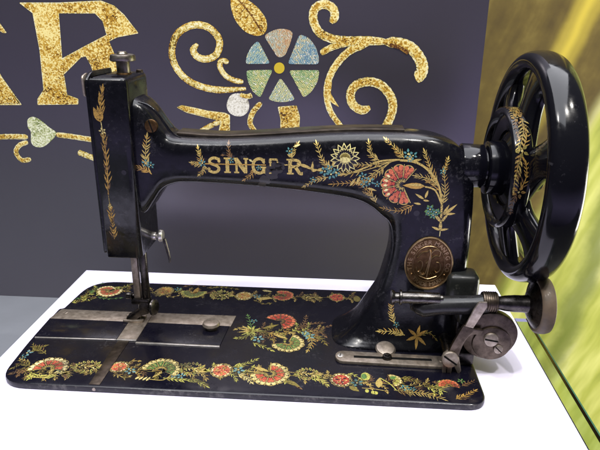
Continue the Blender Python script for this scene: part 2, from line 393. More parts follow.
# printed wall far behind on the right
mw, n, l, b = nodes('printed_leaf_wall'); co = coord(n, l)
sx = n.new('ShaderNodeSeparateXYZ'); l.new(co, sx.inputs[0])
def math_(op, a, b_=None):
    m = n.new('ShaderNodeMath'); m.operation = op
    for k, v in enumerate((a, b_)):
        if v is None: continue
        if isinstance(v, (int, float)): m.inputs[k].default_value = v
        else: l.new(v, m.inputs[k])
    return m.outputs[0]
nz = noise(n, l, co, 0.10, 4, 0.55); nf = noise(n, l, co, 0.35, 3, 0.5)
wob = math_('MULTIPLY', math_('SUBTRACT', nz, 0.5), 6.0)
X_, Z_ = sx.outputs['X'], sx.outputs['Z']
w1 = math_('ADD', math_('SUBTRACT', X_, math_('MULTIPLY', Z_, 0.36)), math_('MULTIPLY', wob, 0.35))   # runs across the leaf edge
cg = n.new('ShaderNodeCombineXYZ'); l.new(w1, cg.inputs[0]); l.new(math_('MULTIPLY', Z_, 0.12), cg.inputs[2])
fold = noise(n, l, cg.outputs[0], 0.34, 3, 0.5)
gold = ramp(n, l, math_('ADD', math_('MULTIPLY', nf, 0.45), math_('MULTIPLY', fold, 0.6)), [(0.36, (0.085, 0.056, 0.008)), (0.56, (0.135, 0.094, 0.014)), (0.72, (0.21, 0.155, 0.03))])
cb = n.new('ShaderNodeCombineXYZ'); l.new(w1, cb.inputs[0]); l.new(math_('MULTIPLY', Z_, 0.22), cb.inputs[2])
lime = ramp(n, l, noise(n, l, cb.outputs[0], 0.20, 3, 0.5), [(0.30, (0.24, 0.28, 0.035)), (0.44, (0.47, 0.50, 0.085)), (0.58, (0.68, 0.69, 0.19)), (0.74, (0.88, 0.87, 0.44))])
isl = ramp(n, l, math_('DIVIDE', math_('SUBTRACT', w1, 64.6), 4.0), [(0.0, 0.0), (1.0, 1.0)], 'EASE')
c = mix(n, l, isl, gold, lime)
st = math_('ABSOLUTE', math_('SUBTRACT', w1, 56.2)); st = ramp(n, l, math_('DIVIDE', st, 3.4), [(0.0, 0.9), (0.45, 0.5), (1.0, 0.0)], 'EASE')
st = math_('MULTIPLY', st, ramp(n, l, math_('DIVIDE', Z_, 20), [(0.1, 0.0), (0.7, 1.0)]))
c = mix(n, l, st, c, (0.70, 0.55, 0.06))
w2 = math_('ADD', math_('SUBTRACT', X_, math_('MULTIPLY', Z_, 0.17)), wob)
vn = math_('ABSOLUTE', math_('SUBTRACT', w2, 77.6)); vn = ramp(n, l, math_('DIVIDE', vn, 4.4), [(0.1, 0.8), (1.0, 0.0)], 'EASE')
c = mix(n, l, vn, c, (0.13, 0.17, 0.02))
l.new(c, b.inputs['Base Color']); b.inputs['Roughness'].default_value = 0.6
bm = bmesh.new(); box(bm, 30, 260, 70, 73, -119.99, 110)
obj('printed_wall', bm, mw, loc=(0, 0, 0), smooth=False, label='blurred gold and lime green printed leaf wall behind the handwheel', cat='wall')

# ------------------------------------------------------------------ sign panel with gold mosaic lettering

def mosaic(name, stops, scale=7.0):
    m, n, l, b = nodes(name); co = coord(n, l)
    v = n.new('ShaderNodeTexVoronoi'); v.inputs['Scale'].default_value = scale; v.inputs['Randomness'].default_value = 1; l.new(co, v.inputs['Vector'])
    s3 = n.new('ShaderNodeSeparateColor'); l.new(v.outputs['Color'], s3.inputs[0])
    a = n.new('ShaderNodeMath'); a.operation = 'MULTIPLY_ADD'; a.inputs[1].default_value = 0.95; l.new(s3.outputs[0], a.inputs[0]); q_ = n.new('ShaderNodeMath'); q_.operation = 'MULTIPLY_ADD'; q_.inputs[1].default_value = 1.9; q_.inputs[2].default_value = -0.42; l.new(noise(n, l, co, 0.28, 3), q_.inputs[0]); l.new(q_.outputs[0], a.inputs[2])
    d = n.new('ShaderNodeMath'); d.operation = 'MULTIPLY'; d.inputs[1].default_value = 0.60; l.new(a.outputs[0], d.inputs[0])
    l.new(ramp(n, l, d.outputs[0], stops), b.inputs['Base Color']); b.inputs['Roughness'].default_value = 0.4
    return m
def pastel(name, c1, c2, c3, ang=0.6):
    m, n, l, b = nodes(name); co = coord(n, l)
    w = n.new('ShaderNodeTexWave'); w.inputs['Scale'].default_value = 2.0; w.inputs['Distortion'].default_value = 7; w.inputs['Detail'].default_value = 3; w.inputs['Detail Scale'].default_value = 1.6
    mp = n.new('ShaderNodeMapping'); mp.inputs['Rotation'].default_value = (0, ang, 0); l.new(co, mp.inputs[0]); l.new(mp.outputs[0], w.inputs['Vector'])
    v = n.new('ShaderNodeTexVoronoi'); v.inputs['Scale'].default_value = 6; l.new(co, v.inputs['Vector']); sc_ = n.new('ShaderNodeSeparateColor'); l.new(v.outputs['Color'], sc_.inputs[0])
    hue = n.new('ShaderNodeMath'); hue.operation = 'MULTIPLY_ADD'; hue.inputs[1].default_value = 0.35; l.new(sc_.outputs[0], hue.inputs[0]); l.new(noise(n, l, co, 0.30, 2), hue.inputs[2])
    base = ramp(n, l, hue.outputs[0], [(0.42, c1), (0.62, c2), (0.80, c3)])
    f = ramp(n, l, w.outputs['Fac'], [(0.15, 0.0), (0.5, 1.0)])
    l.new(mix(n, l, f, tuple(x*0.45 for x in c1), mix(n, l, ramp(n, l, sc_.outputs[1], [(0.88, 0.0), (0.96, 1.0)]), base, (0.85, 0.82, 0.7))), b.inputs['Base Color'])
    b.inputs['Roughness'].default_value = 0.4; return m
PM = {}
PM['board'] = plain('charcoal_board', (0.0120, 0.0110, 0.0125), 0.34, 0.07, 0.3)      # satin laminate
b_ = PM['board'].node_tree.nodes['Principled BSDF']; b_.inputs['IOR'].default_value = 2.5; b_.inputs['Specular Tint'].default_value = (0.96, 0.92, 1.0, 1); b_.inputs['Coat Tint'].default_value = (0.95, 0.92, 1.0, 1); b_.inputs['Coat Weight'].default_value = 1.0; b_.inputs['Coat Roughness'].default_value = 0.29
PM['mgold'] = mosaic('gold_mosaic', [(0.24, (0.07, 0.03, 0.004)), (0.38, (0.34, 0.17, 0.013)), (0.58, (0.60, 0.37, 0.045)), (0.80, (0.86, 0.74, 0.30))])
PM['mpale'] = mosaic('pale_mosaic', [(0.24, (0.14, 0.09, 0.018)), (0.4, (0.55, 0.40, 0.08)), (0.60, (0.76, 0.64, 0.24)), (0.82, (0.88, 0.84, 0.55))])
PM['mbrown'] = mosaic('brown_mosaic', [(0.2, (0.03, 0.01, 0.003)), (0.5, (0.11, 0.04, 0.01)), (0.8, (0.34, 0.18, 0.03))])
PM['mwhite'] = mosaic('white_mosaic', [(0.2, (0.22, 0.20, 0.15)), (0.5, (0.62, 0.59, 0.49)), (0.8, (0.84, 0.82, 0.74))])
PM['blue'] = pastel('blue_petal', (0.16, 0.30, 0.42), (0.34, 0.50, 0.52), (0.72, 0.62, 0.32), 0.5)
PM['blue2'] = pastel('pale_blue_petal', (0.20, 0.38, 0.46), (0.42, 0.56, 0.50), (0.70, 0.66, 0.28), -0.5)
PM['green'] = pastel('green_petal', (0.18, 0.36, 0.14), (0.44, 0.56, 0.30), (0.74, 0.68, 0.28), 0.9)
PM['peach'] = pastel('peach_petal', (0.60, 0.34, 0.18), (0.64, 0.50, 0.28), (0.46, 0.58, 0.50), 0.2)
PM['tulip'] = mosaic('tulip_mosaic', [(0.2, (0.10, 0.15, 0.03)), (0.45, (0.46, 0.50, 0.22)), (0.75, (0.80, 0.82, 0.62))])
PM['yellow'] = plain('yellow_dot', (0.62, 0.46, 0.03))
PMK = list(PM)
art = []                                   # (points in x,z; material; height in front of the board)
def W(p): return onY(p[0], p[1], PY)
def inset(pts, d):
    n_ = len(pts); area = sum(pts[i-1][0]*pts[i][1]-pts[i][0]*pts[i-1][1] for i in range(n_)); sg = 1 if area > 0 else -1; o = []
    for i in range(n_):
        a, p, c_ = Vector(pts[i-1]), Vector(pts[i]), Vector(pts[(i+1) % n_])
        e = (p-a).normalized(); f = (c_-p).normalized(); ne = Vector((-e.y, e.x))*sg; nf_ = Vector((-f.y, f.x))*sg
        m = (ne+nf_); m = m.normalized() if m.length > 1e-6 else ne; k = d/max(0.45, m.dot(ne)); o.append(tuple(p+m*k))
    return o
def shape(px, mat, edge='mpale', d=0.10, h=0.02, rad=0.16):
    p = roundpoly([W(x) for x in px], rad, 4)
    if edge: art.append((p, edge, h)); art.append((inset(p, d), mat, h+0.02))
    else: art.append((p, mat, h))
def band(px, w, mat, edge='mpale', w1=None, sub=7, h=0.02):
    p = [W(x) for x in px]; w = w/8.45; w1 = w if w1 is None else w1/8.45
    for ww, mt, hh in ((1.0, edge, h), (0.62, mat, h+0.02)):
        if mt is None: continue
        q = crspline(p, sub) if len(p) > 2 else p; m = len(q); L, R = [], []
        for k in range(m):
            a, b2 = Vector(q[max(k-1, 0)]), Vector(q[min(k+1, m-1)]); d = (b2-a).normalized(); nn = Vector((-d.y, d.x))
            t = k/(m-1); x = (w+(w1-w)*t)*ww*(1-0.55*max(0, abs(t-.5)*2-.86)/.14)/2*(1+0.05*math.sin(k*2.1))
            L.append(tuple(Vector(q[k])+nn*x)); R.append(tuple(Vector(q[k])-nn*x))
        for k in range(m-1): art.append(([L[k], L[k+1], R[k+1], R[k]], mt, hh))
def z2(L): return [(150+x/3, y/3) for x, y in L]
def z3(L): return [(300+x/3, y/3) for x, y in L]
# letters E and R of the big word
shape([(20, 3), (33, 13), (40, 50), (43, 80), (44, 90), (38, 99), (38, 105), (78, 104), (78, 99), (67, 95), (64, 76), (62, 58), (58.5, 13), (58, 3)], 'mgold', None)
shape([(58, 3), (58.5, 13), (95, 13), (103, 21), (107.5, 35), (117, 37), (138, 33), (131, 24), (124, 15), (114, 6), (101, 1)], 'mgold', None)
shape([(62, 59), (84, 47), (107.5, 35), (117, 37), (109, 41), (115, 55), (117, 72), (95, 76), (91, 65), (86, 56), (81, 57), (64, 74)], 'mgold', None)
for L_ in ([(20, 3), (33, 13), (40, 50), (43, 80), (44, 90), (38, 99), (38, 104.5), (78, 104), (78, 99), (67, 95), (64, 76)], [(62, 59), (58.5, 13), (95, 13), (103, 21), (107, 35), (84, 47), (62, 59)], [(64, 74), (81, 57), (86, 56), (91, 65), (95, 76)], [(109, 41), (117, 37), (138, 33), (131, 24), (124, 15), (114, 6), (101, 1), (60, 3), (20, 3)]): 
    for a_0, a_1 in zip(L_, L_[1:]): band([a_0, a_1], 1.8, None, 'mpale', sub=1, h=0.03)
shape([(-22, 8), (-4, 18), (2, 26), (7, 33), (3, 33), (-6, 27), (-22, 18)], 'mgold')
shape([(-22, 96), (-8, 84), (-4, 66), (2, 77), (12, 91), (22, 105), (-22, 105)], 'mgold', d=0.2)
# tulip and vine at the left
shape([(27, 119), (33, 116), (41, 120), (50, 128), (57, 132), (55, 137), (49, 143), (43, 147.5), (35, 147), (31, 143), (31, 131), (28, 128)], 'tulip', None, rad=0.7)
band([(-18, 140), (0, 137), (14, 136.5), (28, 137)], 5.5, 'mgold'); band([(28, 142), (20, 145), (16, 152), (22, 160), (31, 159)], 5, 'mgold')
band([(56, 134.5), (72, 136.5), (92, 139.5), (110, 141)], 5.5, 'mgold'); band([(78, 152), (94, 158), (112, 164)], 6, 'mpale')
# spiral, curls, leaves, vase
band(z2([(143, 132), (130, 150), (142, 170), (170, 177), (200, 162), (208, 120), (175, 82), (125, 76), (80, 105), (66, 160), (85, 212), (130, 250), (200, 269), (288, 266)]), 6.6, 'mpale', 'mgold')
band(z2([(236, 187), (215, 182), (210, 200), (225, 225), (250, 240), (280, 246)]), 5.2, 'mpale', 'mgold')
band(z2([(270, 285), (290, 290), (306, 285)]), 5, 'mgold')
shape(z2([(240, 285), (262, 278), (285, 285), (298, 305), (298, 330), (282, 348), (258, 350), (236, 338), (228, 315)]), 'mwhite', None, rad=0.8)
shape(z2([(80, 322), (95, 315), (130, 322), (175, 332), (225, 338), (240, 345), (240, 420), (200, 420), (212, 365), (190, 358), (150, 348), (110, 338)]), 'mgold', d=0.12)
band(z2([(210, 365), (180, 378), (150, 396), (120, 420)]), 5, 'mpale', 'mgold')
band(z2([(334, 308), (310, 335), (300, 365), (308, 385), (322, 402)]), 5.4, 'mgold')
shape(z2([(383, 320), (440, 316), (450, 350), (446, 420), (388, 420), (392, 360)]), 'mgold', d=0.12)
shape(z2([(240, -6), (290, -4), (325, 22), (350, 58), (352, 85), (342, 104), (320, 109), (285, 97), (255, 62), (243, 25)]), 'mgold', None, rad=1.4)
band(z2([(262, -4), (300, 40), (335, 95)]), 1.6, None, 'mbrown', h=0.03)
for k in range(5):
    band(z2([(272+k*13, 8+k*17), (258+k*14, 22+k*17)]), 1.3, None, 'mbrown', sub=1, h=0.03); band(z2([(276+k*13, 8+k*17), (302+k*9, 14+k*16)]), 1.3, None, 'mbrown', sub=1, h=0.03)
for pts, mt in (([(342, 108), (360, 95), (385, 86), (410, 87), (430, 96), (421, 130), (405, 168), (384, 174)], 'peach'),
                ([(449, 102), (478, 114), (498, 142), (507, 172), (506, 193), (413, 192)], 'blue'),
                ([(509, 210), (503, 245), (485, 275), (461, 294), (416, 211)], 'green'),
                ([(391, 232), (415, 265), (436, 299), (410, 306), (380, 306), (354, 298)], 'blue2'),
                ([(288, 211), (369, 209), (350, 250), (331, 294), (308, 275), (294, 245)], 'green'),
                ([(324, 121), (345, 160), (361, 191), (286, 192), (291, 165), (304, 140)], 'blue2')):
    shape(z2(pts), mt, None, rad=0.4)
shape(z2([(388+16*math.cos(a*PI/8), 204+17*math.sin(a*PI/8)) for a in range(16)]), 'yellow', None)
band(z3([(92, 68), (104, 50), (98, 25), (72, 13), (45, 26), (40, 60), (58, 97), (95, 116), (140, 122), (200, 122), (270, 126)]), 8, 'mgold')
band(z3([(255, 126), (300, 130), (335, 145), (360, 178), (367, 205), (360, 225), (345, 233)]), 9.5, 'mgold', w1=12)
band(z3([(268, 134), (300, 143), (325, 160)]), 5.5, 'mbrown', None, h=0.05)
band(z3([(62, 160), (95, 142), (140, 130), (200, 126)]), 6, 'mgold')
band(z3([(210, 128), (150, 152), (108, 195), (86, 240), (80, 285), (92, 335), (125, 382), (140, 400)]), 7.5, 'mgold', w1=5)
shape(z3([(80, 240), (96, 245), (92, 280), (118, 322), (95, 308), (78, 285)]), 'mgold', None, h=0.045)
band(z3([(210, 322), (185, 330), (158, 312), (152, 280), (170, 254), (208, 245), (245, 257), (272, 290), (278, 325), (265, 365), (245, 395)]), 8.5, 'mgold')

bm = bmesh.new(); box(bm, -70, onY(485, 40, PY)[0], PY, PY+1.2, LZ+0.02, 70)
for ia, (pts, mt, h) in enumerate(art):
    q = [Vector((p[0], PY-h-0.00004*ia, p[1])) for p in pts]
    try: tri = tessellate_polygon([q]) if len(q) > 4 else [tuple(range(len(q)))]
    except Exception: continue
    vs = [bm.verts.new(x) for x in q]
    for t in tri:
        try: f = bm.faces.new([vs[i] for i in t])
        except ValueError: continue
        f.normal_update()
        if f.normal.y > 0: f.normal_flip()
        f.material_index = PMK.index(mt)
obj('sign_panel', bm, [PM[k] for k in PMK], loc=(0, PY, LZ), smooth=False, label='charcoal sign panel with gold mosaic letters, scrolls and a pastel flower', cat='sign')

#==MACHINE==
# ------------------------------------------------------------------ the sewing machine
ma = empty('sewing_machine', (20, 9, TZ), 'antique black sewing machine with gold floral decals on the white plinth', 'sewing machine')

# ---- bed
corner = [(0.0, 0.0), (37.0, 0.0), (37.0, 18.0), (0.25, 18.0), (-0.15, 11.95), (-0.55, 11.75), (-0.5, 6.0)]
out = roundpoly(corner, [2.2, 1.6, 1.8, 3.2, 0.12, 0.15, 1.5], 8)
bm = bmesh.new()
cx, cy = 18.5, 9.0
rings = []
for ins, z in ((0.12, TZ), (0.02, TZ+0.08), (0.0, TZ+0.16), (0.0, -0.14), (0.03, -0.06), (0.09, -0.015), (0.16, 0.0)):
    rings.append([bm.verts.new((x, y, z)) for x, y in inset(out, ins)])
for A, B in zip(rings, rings[1:]):
    for k in range(len(A)): bm.faces.new([A[k], A[(k+1) % len(A)], B[(k+1) % len(A)], B[k]])
bm.faces.new(rings[-1]); bm.faces.new(rings[0][::-1])
bmesh.ops.recalc_face_normals(bm, faces=bm.faces[:])
for f in bm.faces:
    f.normal_update()
    if abs(f.normal.z) < 0.72: f.material_index = len(DK)+1
D = Decal(3)
def b_(x, y): return onZ(x, y)
def bl(*a): return [onZ(x, y) for x, y in a]
def fringe(a, b, n, L, W, col, ang): # a row of leaflets
    A, B = Vector(b_(*a)), Vector(b_(*b))
    for k in range(n): D.leaf(A.lerp(B, k/(n-1)), ang+D.rnd.uniform(-.1, .1), L*D.rnd.uniform(.8, 1.1), W, col, 1)
# front border, left to right
D.sprig(bl((46, 354), (38, 348), (31, 344)), 6, 0.75, 0.22, 'olive'); D.sprig(bl((30, 353), (36, 348), (44, 346)), 4, 0.6, 0.2, 'olive')
D.floret(b_(27, 353), 0.5, 'sky'); D.floret(b_(23, 357), 0.35, 'teal')
D.sprig(bl((30, 366), (22, 363), (14, 367)), 5, 0.75, 0.25, 'olive'); D.sprig(bl((28, 371), (20, 371), (13, 373)), 4, 0.6, 0.22, 'brown')
D.sprig(bl((29, 362), (22, 360), (18, 358)), 4, 0.55, 0.2, 'gold')
D.fan(b_(48, 368.5), 1.62, -0.15, PI+0.3, 6, 'coral', 'cream', 'gold', 'red')
D.leaf(b_(49, 375), PI/2+0.1, 1.15, 0.34, 'gold', 7); D.stroke(bl((50, 375), (40, 377), (31, 374)), 0.09, 'gold', 1)
fringe((26, 377), (47, 379), 7, 0.75, 0.2, 'lime', 1.0); D.stroke(bl((25, 377), (48, 378)), 0.08, 'gold', 0)
fringe((54, 373), (62, 375), 4, 0.6, 0.2, 'pale', 0.8); D.leaf(b_(62, 373), -0.5, 1.0, 0.62, 'olive', 1); D.leaf(b_(64, 374), -0.9, 0.8, 0.3, 'brown', 2); D.floret(b_(61, 370), 0.35, 'teal')
D.berry(b_(87, 366.5), 1.15, 0.85, rot=0.1); D.sprig(bl((98, 370), (88, 374), (78, 372)), 4, 0.5, 0.18, 'olive')
D.stroke(bl((70, 366), (76, 366)), 0.1, 'gold')
D.rosette(b_(119, 367), 0.75, 0.72, 'coral'); D.sprig(bl((117, 374), (124, 378), (128, 377)), 3, 0.5, 0.25, 'gold'); D.floret(b_(130.5, 371), 0.5, 'sky')
D.sprig(bl((126, 365), (132, 361), (138, 361)), 3, 0.5, 0.2, 'gold')
D.fan(b_(160.5, 370), 1.62, -0.5, PI+0.0, 7, 'green', 'pale', 'gold', None)
D.leaf(b_(152, 378), 1.0, 1.35, 0.28, 'gold', 7); D.stroke(bl((148, 379), (163, 380), (172, 374)), 0.08, 'gold', 1); D.leaf(b_(164, 374), 1.9, 0.8, 0.3, 'ink', 7)
fringe((135, 379.5), (146, 381), 4, 0.6, 0.2, 'pale', 1.2)
D.sprig(bl((163, 378), (180, 380), (196, 381), (206, 386)), 11, 0.62, 0.2, 'lime', sides=(1, -1), taper=0.3); D.floret(b_(181, 376), 0.4, 'sky'); D.floret(b_(174, 376), 0.3, 'sky')
D.berry(b_(191, 368.5), 1.15, 0.95, rot=-0.15, col='lime'); D.leaf(b_(198, 371), -0.2, 0.8, 0.3, 'gold', 3); D.leaf(b_(203, 370.5), 0.1, 0.6, 0.3, 'lime', 2); D.stroke(bl((198, 371), (212, 370)), 0.1, 'gold')
D.rosette(b_(221.5, 370.5), 0.86, 0.92, 'coral')
D.sprig(bl((233, 367), (243, 365), (255, 360)), 6, 0.65, 0.22, 'lime'); D.floret(b_(238.5, 370), 0.55, 'sky'); D.sprig(bl((238, 374), (245, 377), (251, 382)), 5, 0.6, 0.22, 'pale')
D.leaf(b_(254, 367.5), -0.35, 1.35, 0.42, 'gold', 7); D.stroke(bl((246, 371), (256, 372), (268, 374)), 0.08, 'gold', 1)
D.fan(b_(270, 374), 1.58, -PI*0.98, PI*0.52, 7, 'coral', 'pale', 'gold', 'red')
D.leaf(b_(284, 381), -0.15, 1.4, 0.5, 'olive', 2, -0.35); fringe((286, 381), (298, 387), 6, 0.55, 0.16, 'brown', -0.6)
D.stroke(bl((288, 372), (297, 373)), 0.09, 'gold')
D.berry(b_(307.5, 374), 1.0, 0.85, rot=0.0); D.sprig(bl((312, 377), (320, 380), (326, 384)), 5, 0.62, 0.2, 'lime'); D.sprig(bl((318, 374), (324, 375), (330, 376)), 3, 0.45, 0.18, 'gold')
D.rosette(b_(341, 380), 0.82, 0.85, 'red'); D.sprig(bl((348, 374), (354, 375), (359, 378)), 3, 0.5, 0.2, 'lime'); D.floret(b_(357, 383), 0.55, 'teal'); D.leaf(b_(349, 386), -0.7, 1.0, 0.5, 'olive', 1)
D.disc(b_(365.5, 376.5), 0.36, 0.52, 'lime', 2); D.disc(b_(364, 376.5), 0.22, 0.36, 'green', 3); D.sprig(bl((371, 386), (367, 383), (362, 383)), 3, 0.4, 0.18, 'gold')
D.leaf(b_(378.5, 388), 1.45, 1.35, 0.55, 'gold', 2); D.stroke(bl((380, 378), (390, 384), (397, 391)), 0.08, 'lime', 1)
for p in ((367, 391), (373, 392.5), (376, 393)): D.disc(b_(*p), 0.15, 0.22, 'lime', 1, 8)
D.stroke(bl((362, 388), (374, 389), (386, 391)), 0.06, 'gold')
D.fan(b_(392, 380.5), 0.8, -1.4, 1.9, 4, 'lime', 'pale', 'gold', None); D.leaf(b_(390, 379), 0.6, 0.6, 0.4, 'green', 8)
D.sprig(bl((400, 378), (414, 380), (430, 386)), 8, 0.65, 0.2, 'olive'); D.floret(b_(405, 388), 0.42, 'teal'); D.floret(b_(413, 389), 0.3, 'teal')
D.sprig(bl((394, 390), (410, 392), (426, 394), (442, 399)), 12, 0.72, 0.16, 'gold', sides=(1, -1), spread=1.0, taper=0.35)
D.fan(b_(449, 386), 0.85, -0.3, PI+0.2, 5, 'red', 'coral', 'amber', None); D.sprig(bl((432, 382), (440, 383), (443, 384)), 2, 0.4, 0.2, 'brown')
D.floret(b_(461, 381), 0.35, 'green'); D.sprig(bl((462, 386), (468, 383), (474, 381)), 4, 0.5, 0.18, 'brown')
D.sprig(bl((456, 399), (464, 396), (474, 391)), 7, 0.65, 0.2, 'amber')
# middle cluster
D.fan(b_(280, 321.5), 1.5, -1.25, 2.75, 7, 'red', 'coral', 'brown', 'red'); D.leaf(b_(262, 329), 0.55, 1.7, 0.42, 'olive', 7)
D.fan(b_(288, 343), 1.45, -PI*0.93, PI*0.42, 7, 'green', 'pale', 'gold', None); D.leaf(b_(274, 334.5), -0.5, 1.5, 0.36, 'gold', 7)
for a, L in ((2.5, 1.7), (2.9, 1.8), (3.4, 1.8), (2.1, 1.5), (3.9, 1.6), (-1.1, 1.1), (-2.0, 1.3), (0.6, 1.2), (0.1, 1.5), (1.5, 1.2)): D.leaf(b_(252, 331), a, L*0.75, 0.24, 'gold' if L > 1.6 else 'lime', 1)
D.sprig(bl((252, 331), (245, 327), (237, 329)), 4, 0.6, 0.22, 'gold'); D.sprig(bl((252, 332), (246, 337), (238, 338)), 5, 0.65, 0.22, 'lime'); D.sprig(bl((252, 330), (250, 322), (248, 316)), 4, 0.6, 0.22, 'green')
D.sprig(bl((256, 330), (264, 334), (271, 339)), 4, 0.65, 0.25, 'olive'); D.floret(b_(258, 339), 0.6, 'sky'); D.floret(b_(254, 321), 0.4, 'teal')
D.sprig(bl((253, 343), (262, 346), (271, 350)), 4, 0.65, 0.25, 'lime'); D.sprig(bl((268, 333), (280, 334), (292, 333)), 6, 0.55, 0.2, 'gold')
D.sprig(bl((296, 330), (304, 324), (306, 317)), 6, 0.65, 0.22, 'brown'); D.sprig(bl((298, 330), (310, 324), (321, 323)), 6, 0.7, 0.2, 'brown'); D.sprig(bl((305, 331), (318, 329), (330, 326)), 6, 0.6, 0.2, 'brown')
D.floret(b_(309, 336), 0.6, 'sky'); D.floret(b_(305, 333), 0.4, 'sky'); D.sprig(bl((310, 337), (312, 343), (308, 350)), 5, 0.75, 0.25, 'gold')
D.sprig(bl((312, 336), (320, 338), (325, 343)), 4, 0.75, 0.25, 'olive'); D.sprig(bl((312, 334), (320, 332), (325, 336)), 4, 0.6, 0.24, 'brown')
# back border
D.fan(b_(110, 291), 1.3, -PI*1.02, PI*0.15, 6, 'coral', 'cream', 'gold', 'red'); D.fan(b_(106, 290.5), 1.05, PI*0.15, PI*1.0, 4, 'coral', 'cream', 'gold', 'red')
for p in ((80, 299), (86, 296), (92, 290), (76, 303), (90, 301), (97, 298), (84, 301), (95, 287), (101, 284.5)):
    D.sprig([b_(*p), (b_(*p)[0]-0.8+D.rnd.random(), b_(*p)[1]+D.rnd.uniform(-.5, .9))], 3, 0.6, 0.22, D.rnd.choice(['olive', 'lime', 'green', 'gold']))
D.sprig(bl((112, 288), (122, 288), (131, 284)), 5, 0.8, 0.3, 'lime'); D.sprig(bl((98, 297), (108, 299), (120, 298)), 4, 0.5, 0.2, 'green')
D.rosette(b_(165, 291), 0.85, 0.9, 'amber', 'gold'); D.sprig(bl((160, 296), (154, 293), (151, 289)), 4, 0.6, 0.25, 'olive'); D.sprig(bl((166, 296), (172, 297), (177, 296)), 3, 0.5, 0.22, 'gold'); D.floret(b_(178, 289), 0.45, 'teal')
D.fan(b_(194, 292), 1.35, -PI*1.05, PI*0.05, 7, 'green', 'lime', 'gold', None); D.leaf(b_(194, 294), 1.5, 1.5, 0.5, 'amber', 7); D.sprig(bl((183, 287), (192, 285), (203, 286)), 4, 0.5, 0.22, 'brown')
D.berry(b_(221, 295), 1.15, 1.15, 'lime', 'lime'); D.sprig(bl((207, 288), (220, 287), (236, 289)), 6, 0.6, 0.25, 'olive')
D.rosette(b_(244, 296), 0.8, 0.85, 'amber', 'cream'); D.floret(b_(257, 296), 0.5, 'sky'); D.leaf(b_(256, 299), 0.2, 1.7, 0.6, 'gold', 2); D.leaf(b_(262, 290.5), -0.2, 1.1, 0.4, 'pale', 7)
D.fan(b_(283, 295.5), 1.1, -PI*0.9, PI*0.75, 7, 'red', 'coral', 'gold', 'red'); D.sprig(bl((272, 303), (264, 304), (256, 301)), 3, 0.5, 0.2, 'olive')
D.berry(b_(311, 297.5), 0.95, 0.85, 'olive', 'olive'); D.rosette(b_(337, 297.5), 0.75, 0.8, 'red', 'coral'); D.disc(b_(357, 299), 0.35, 0.6, 'olive', 1); D.sprig(bl((346, 300), (350, 296), (354, 293)), 3, 0.5, 0.22, 'olive')
F = Decal(21)                               # fine gold scrollwork filling the borders between the flowers
def fill(px, n, spread, cols, L=0.55):
    P = crspline([b_(*p) for p in px], 12); F.stroke(P, 0.06, 'olive', 0, None, 1)
    for k in range(n):
        i = int((len(P)-2)*(k+.5)/n); a = Vector(P[i]); d = (Vector(P[i+1])-a).normalized(); nn = Vector((-d.y, d.x))*(1 if k % 2 else -1)
        q = a+nn*spread*F.rnd.uniform(.6, 1.0)+d*F.rnd.uniform(.3, .9); m = (a+q)/2+d*0.25
        F.sprig([tuple(a), tuple(m), tuple(q)], 4, L*F.rnd.uniform(.7, 1.1), 0.17, F.rnd.choice(cols), stem=0.05)
fill([(16, 369), (45, 373), (88, 369)], 14, 1.0, ['olive', 'gold', 'lime', 'brown'])
fill([(112, 368), (160, 372), (222, 372), (270, 374), (340, 380), (400, 385), (446, 388)], 52, 1.05, ['olive', 'gold', 'lime', 'brown', 'gold'])
fill([(96, 292), (110, 293), (130, 289)], 6, 0.8, ['olive', 'lime', 'gold'])
fill([(152, 292), (194, 293), (244, 296), (300, 297), (356, 298)], 36, 0.95, ['olive', 'gold', 'lime', 'brown'])
fill([(250, 331), (275, 333), (300, 331), (318, 333)], 16, 1.5, ['olive', 'gold', 'lime', 'brown', 'amber'])
fill([(72, 304), (84, 296), (98, 288)], 9, 0.7, ['olive', 'lime', 'gold', 'green'])
onbed = lambda p: (Vector((p[0], p[1], 0)), Vector((0, 0, 1)))
F.P = [x for x in F.P if all(0.35 < q[0] < 36.6 and 0.25 < q[1] < 17.7 for q in x[0])]
D.P = [x for x in D.P if all(0.05 < q[0] < 36.8 and 0.15 < q[1] < 17.85 and not (q[0] < 1.2 and q[1] > 15.8) for q in x[0])]
F.lay(bm, onbed, lift=0.006, step=0.0004)
D.lay(bm, onbed, lift=0.008, step=0.002)
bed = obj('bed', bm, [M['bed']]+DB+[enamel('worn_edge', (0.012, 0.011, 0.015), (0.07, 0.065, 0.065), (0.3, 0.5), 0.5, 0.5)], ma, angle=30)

# slide plates let into the bed
def slab(name, pts, z0, z1, mat, parent, bev=0.04, rad=0.0):
    bm = bmesh.new(); prism(bm, roundpoly(pts, rad, 4) if rad else pts, 'z', z0, z1, bev); return obj(name, bm, mat, parent)
slab('slide_strip', [(-0.5, 9.72), (6.95, 9.72), (6.95, 11.55), (-0.15, 11.55)], -0.02, 0.07, M['steel'], bed, 0.02)
slab('slide_strip', [(8.72, 9.72), (16.35, 9.66), (16.5, 11.6), (8.72, 11.55)], -0.02, 0.07, M['steel'], bed, 0.02)
slab('cover_plate', [(-0.35, 6.55), (6.95, 6.75), (6.95, 9.68), (-0.45, 9.68)], -0.02, 0.09, M['bed'], bed, 0.02)
slab('cover_plate', [(8.72, 6.45), (16.0, 6.4), (16.2, 9.62), (8.72, 9.68)], -0.02, 0.09, M['bed'], bed, 0.02)
slab('cover_edge', [(-0.2, 6.37), (6.9, 6.57), (6.9, 6.73), (-0.25, 6.53)], -0.02, 0.07, M['bright'], bed, 0.03)
slab('cover_edge', [(8.75, 6.18), (16.0, 6.13), (16.0, 6.38), (8.75, 6.43)], -0.02, 0.075, M['bright'], bed, 0.03)
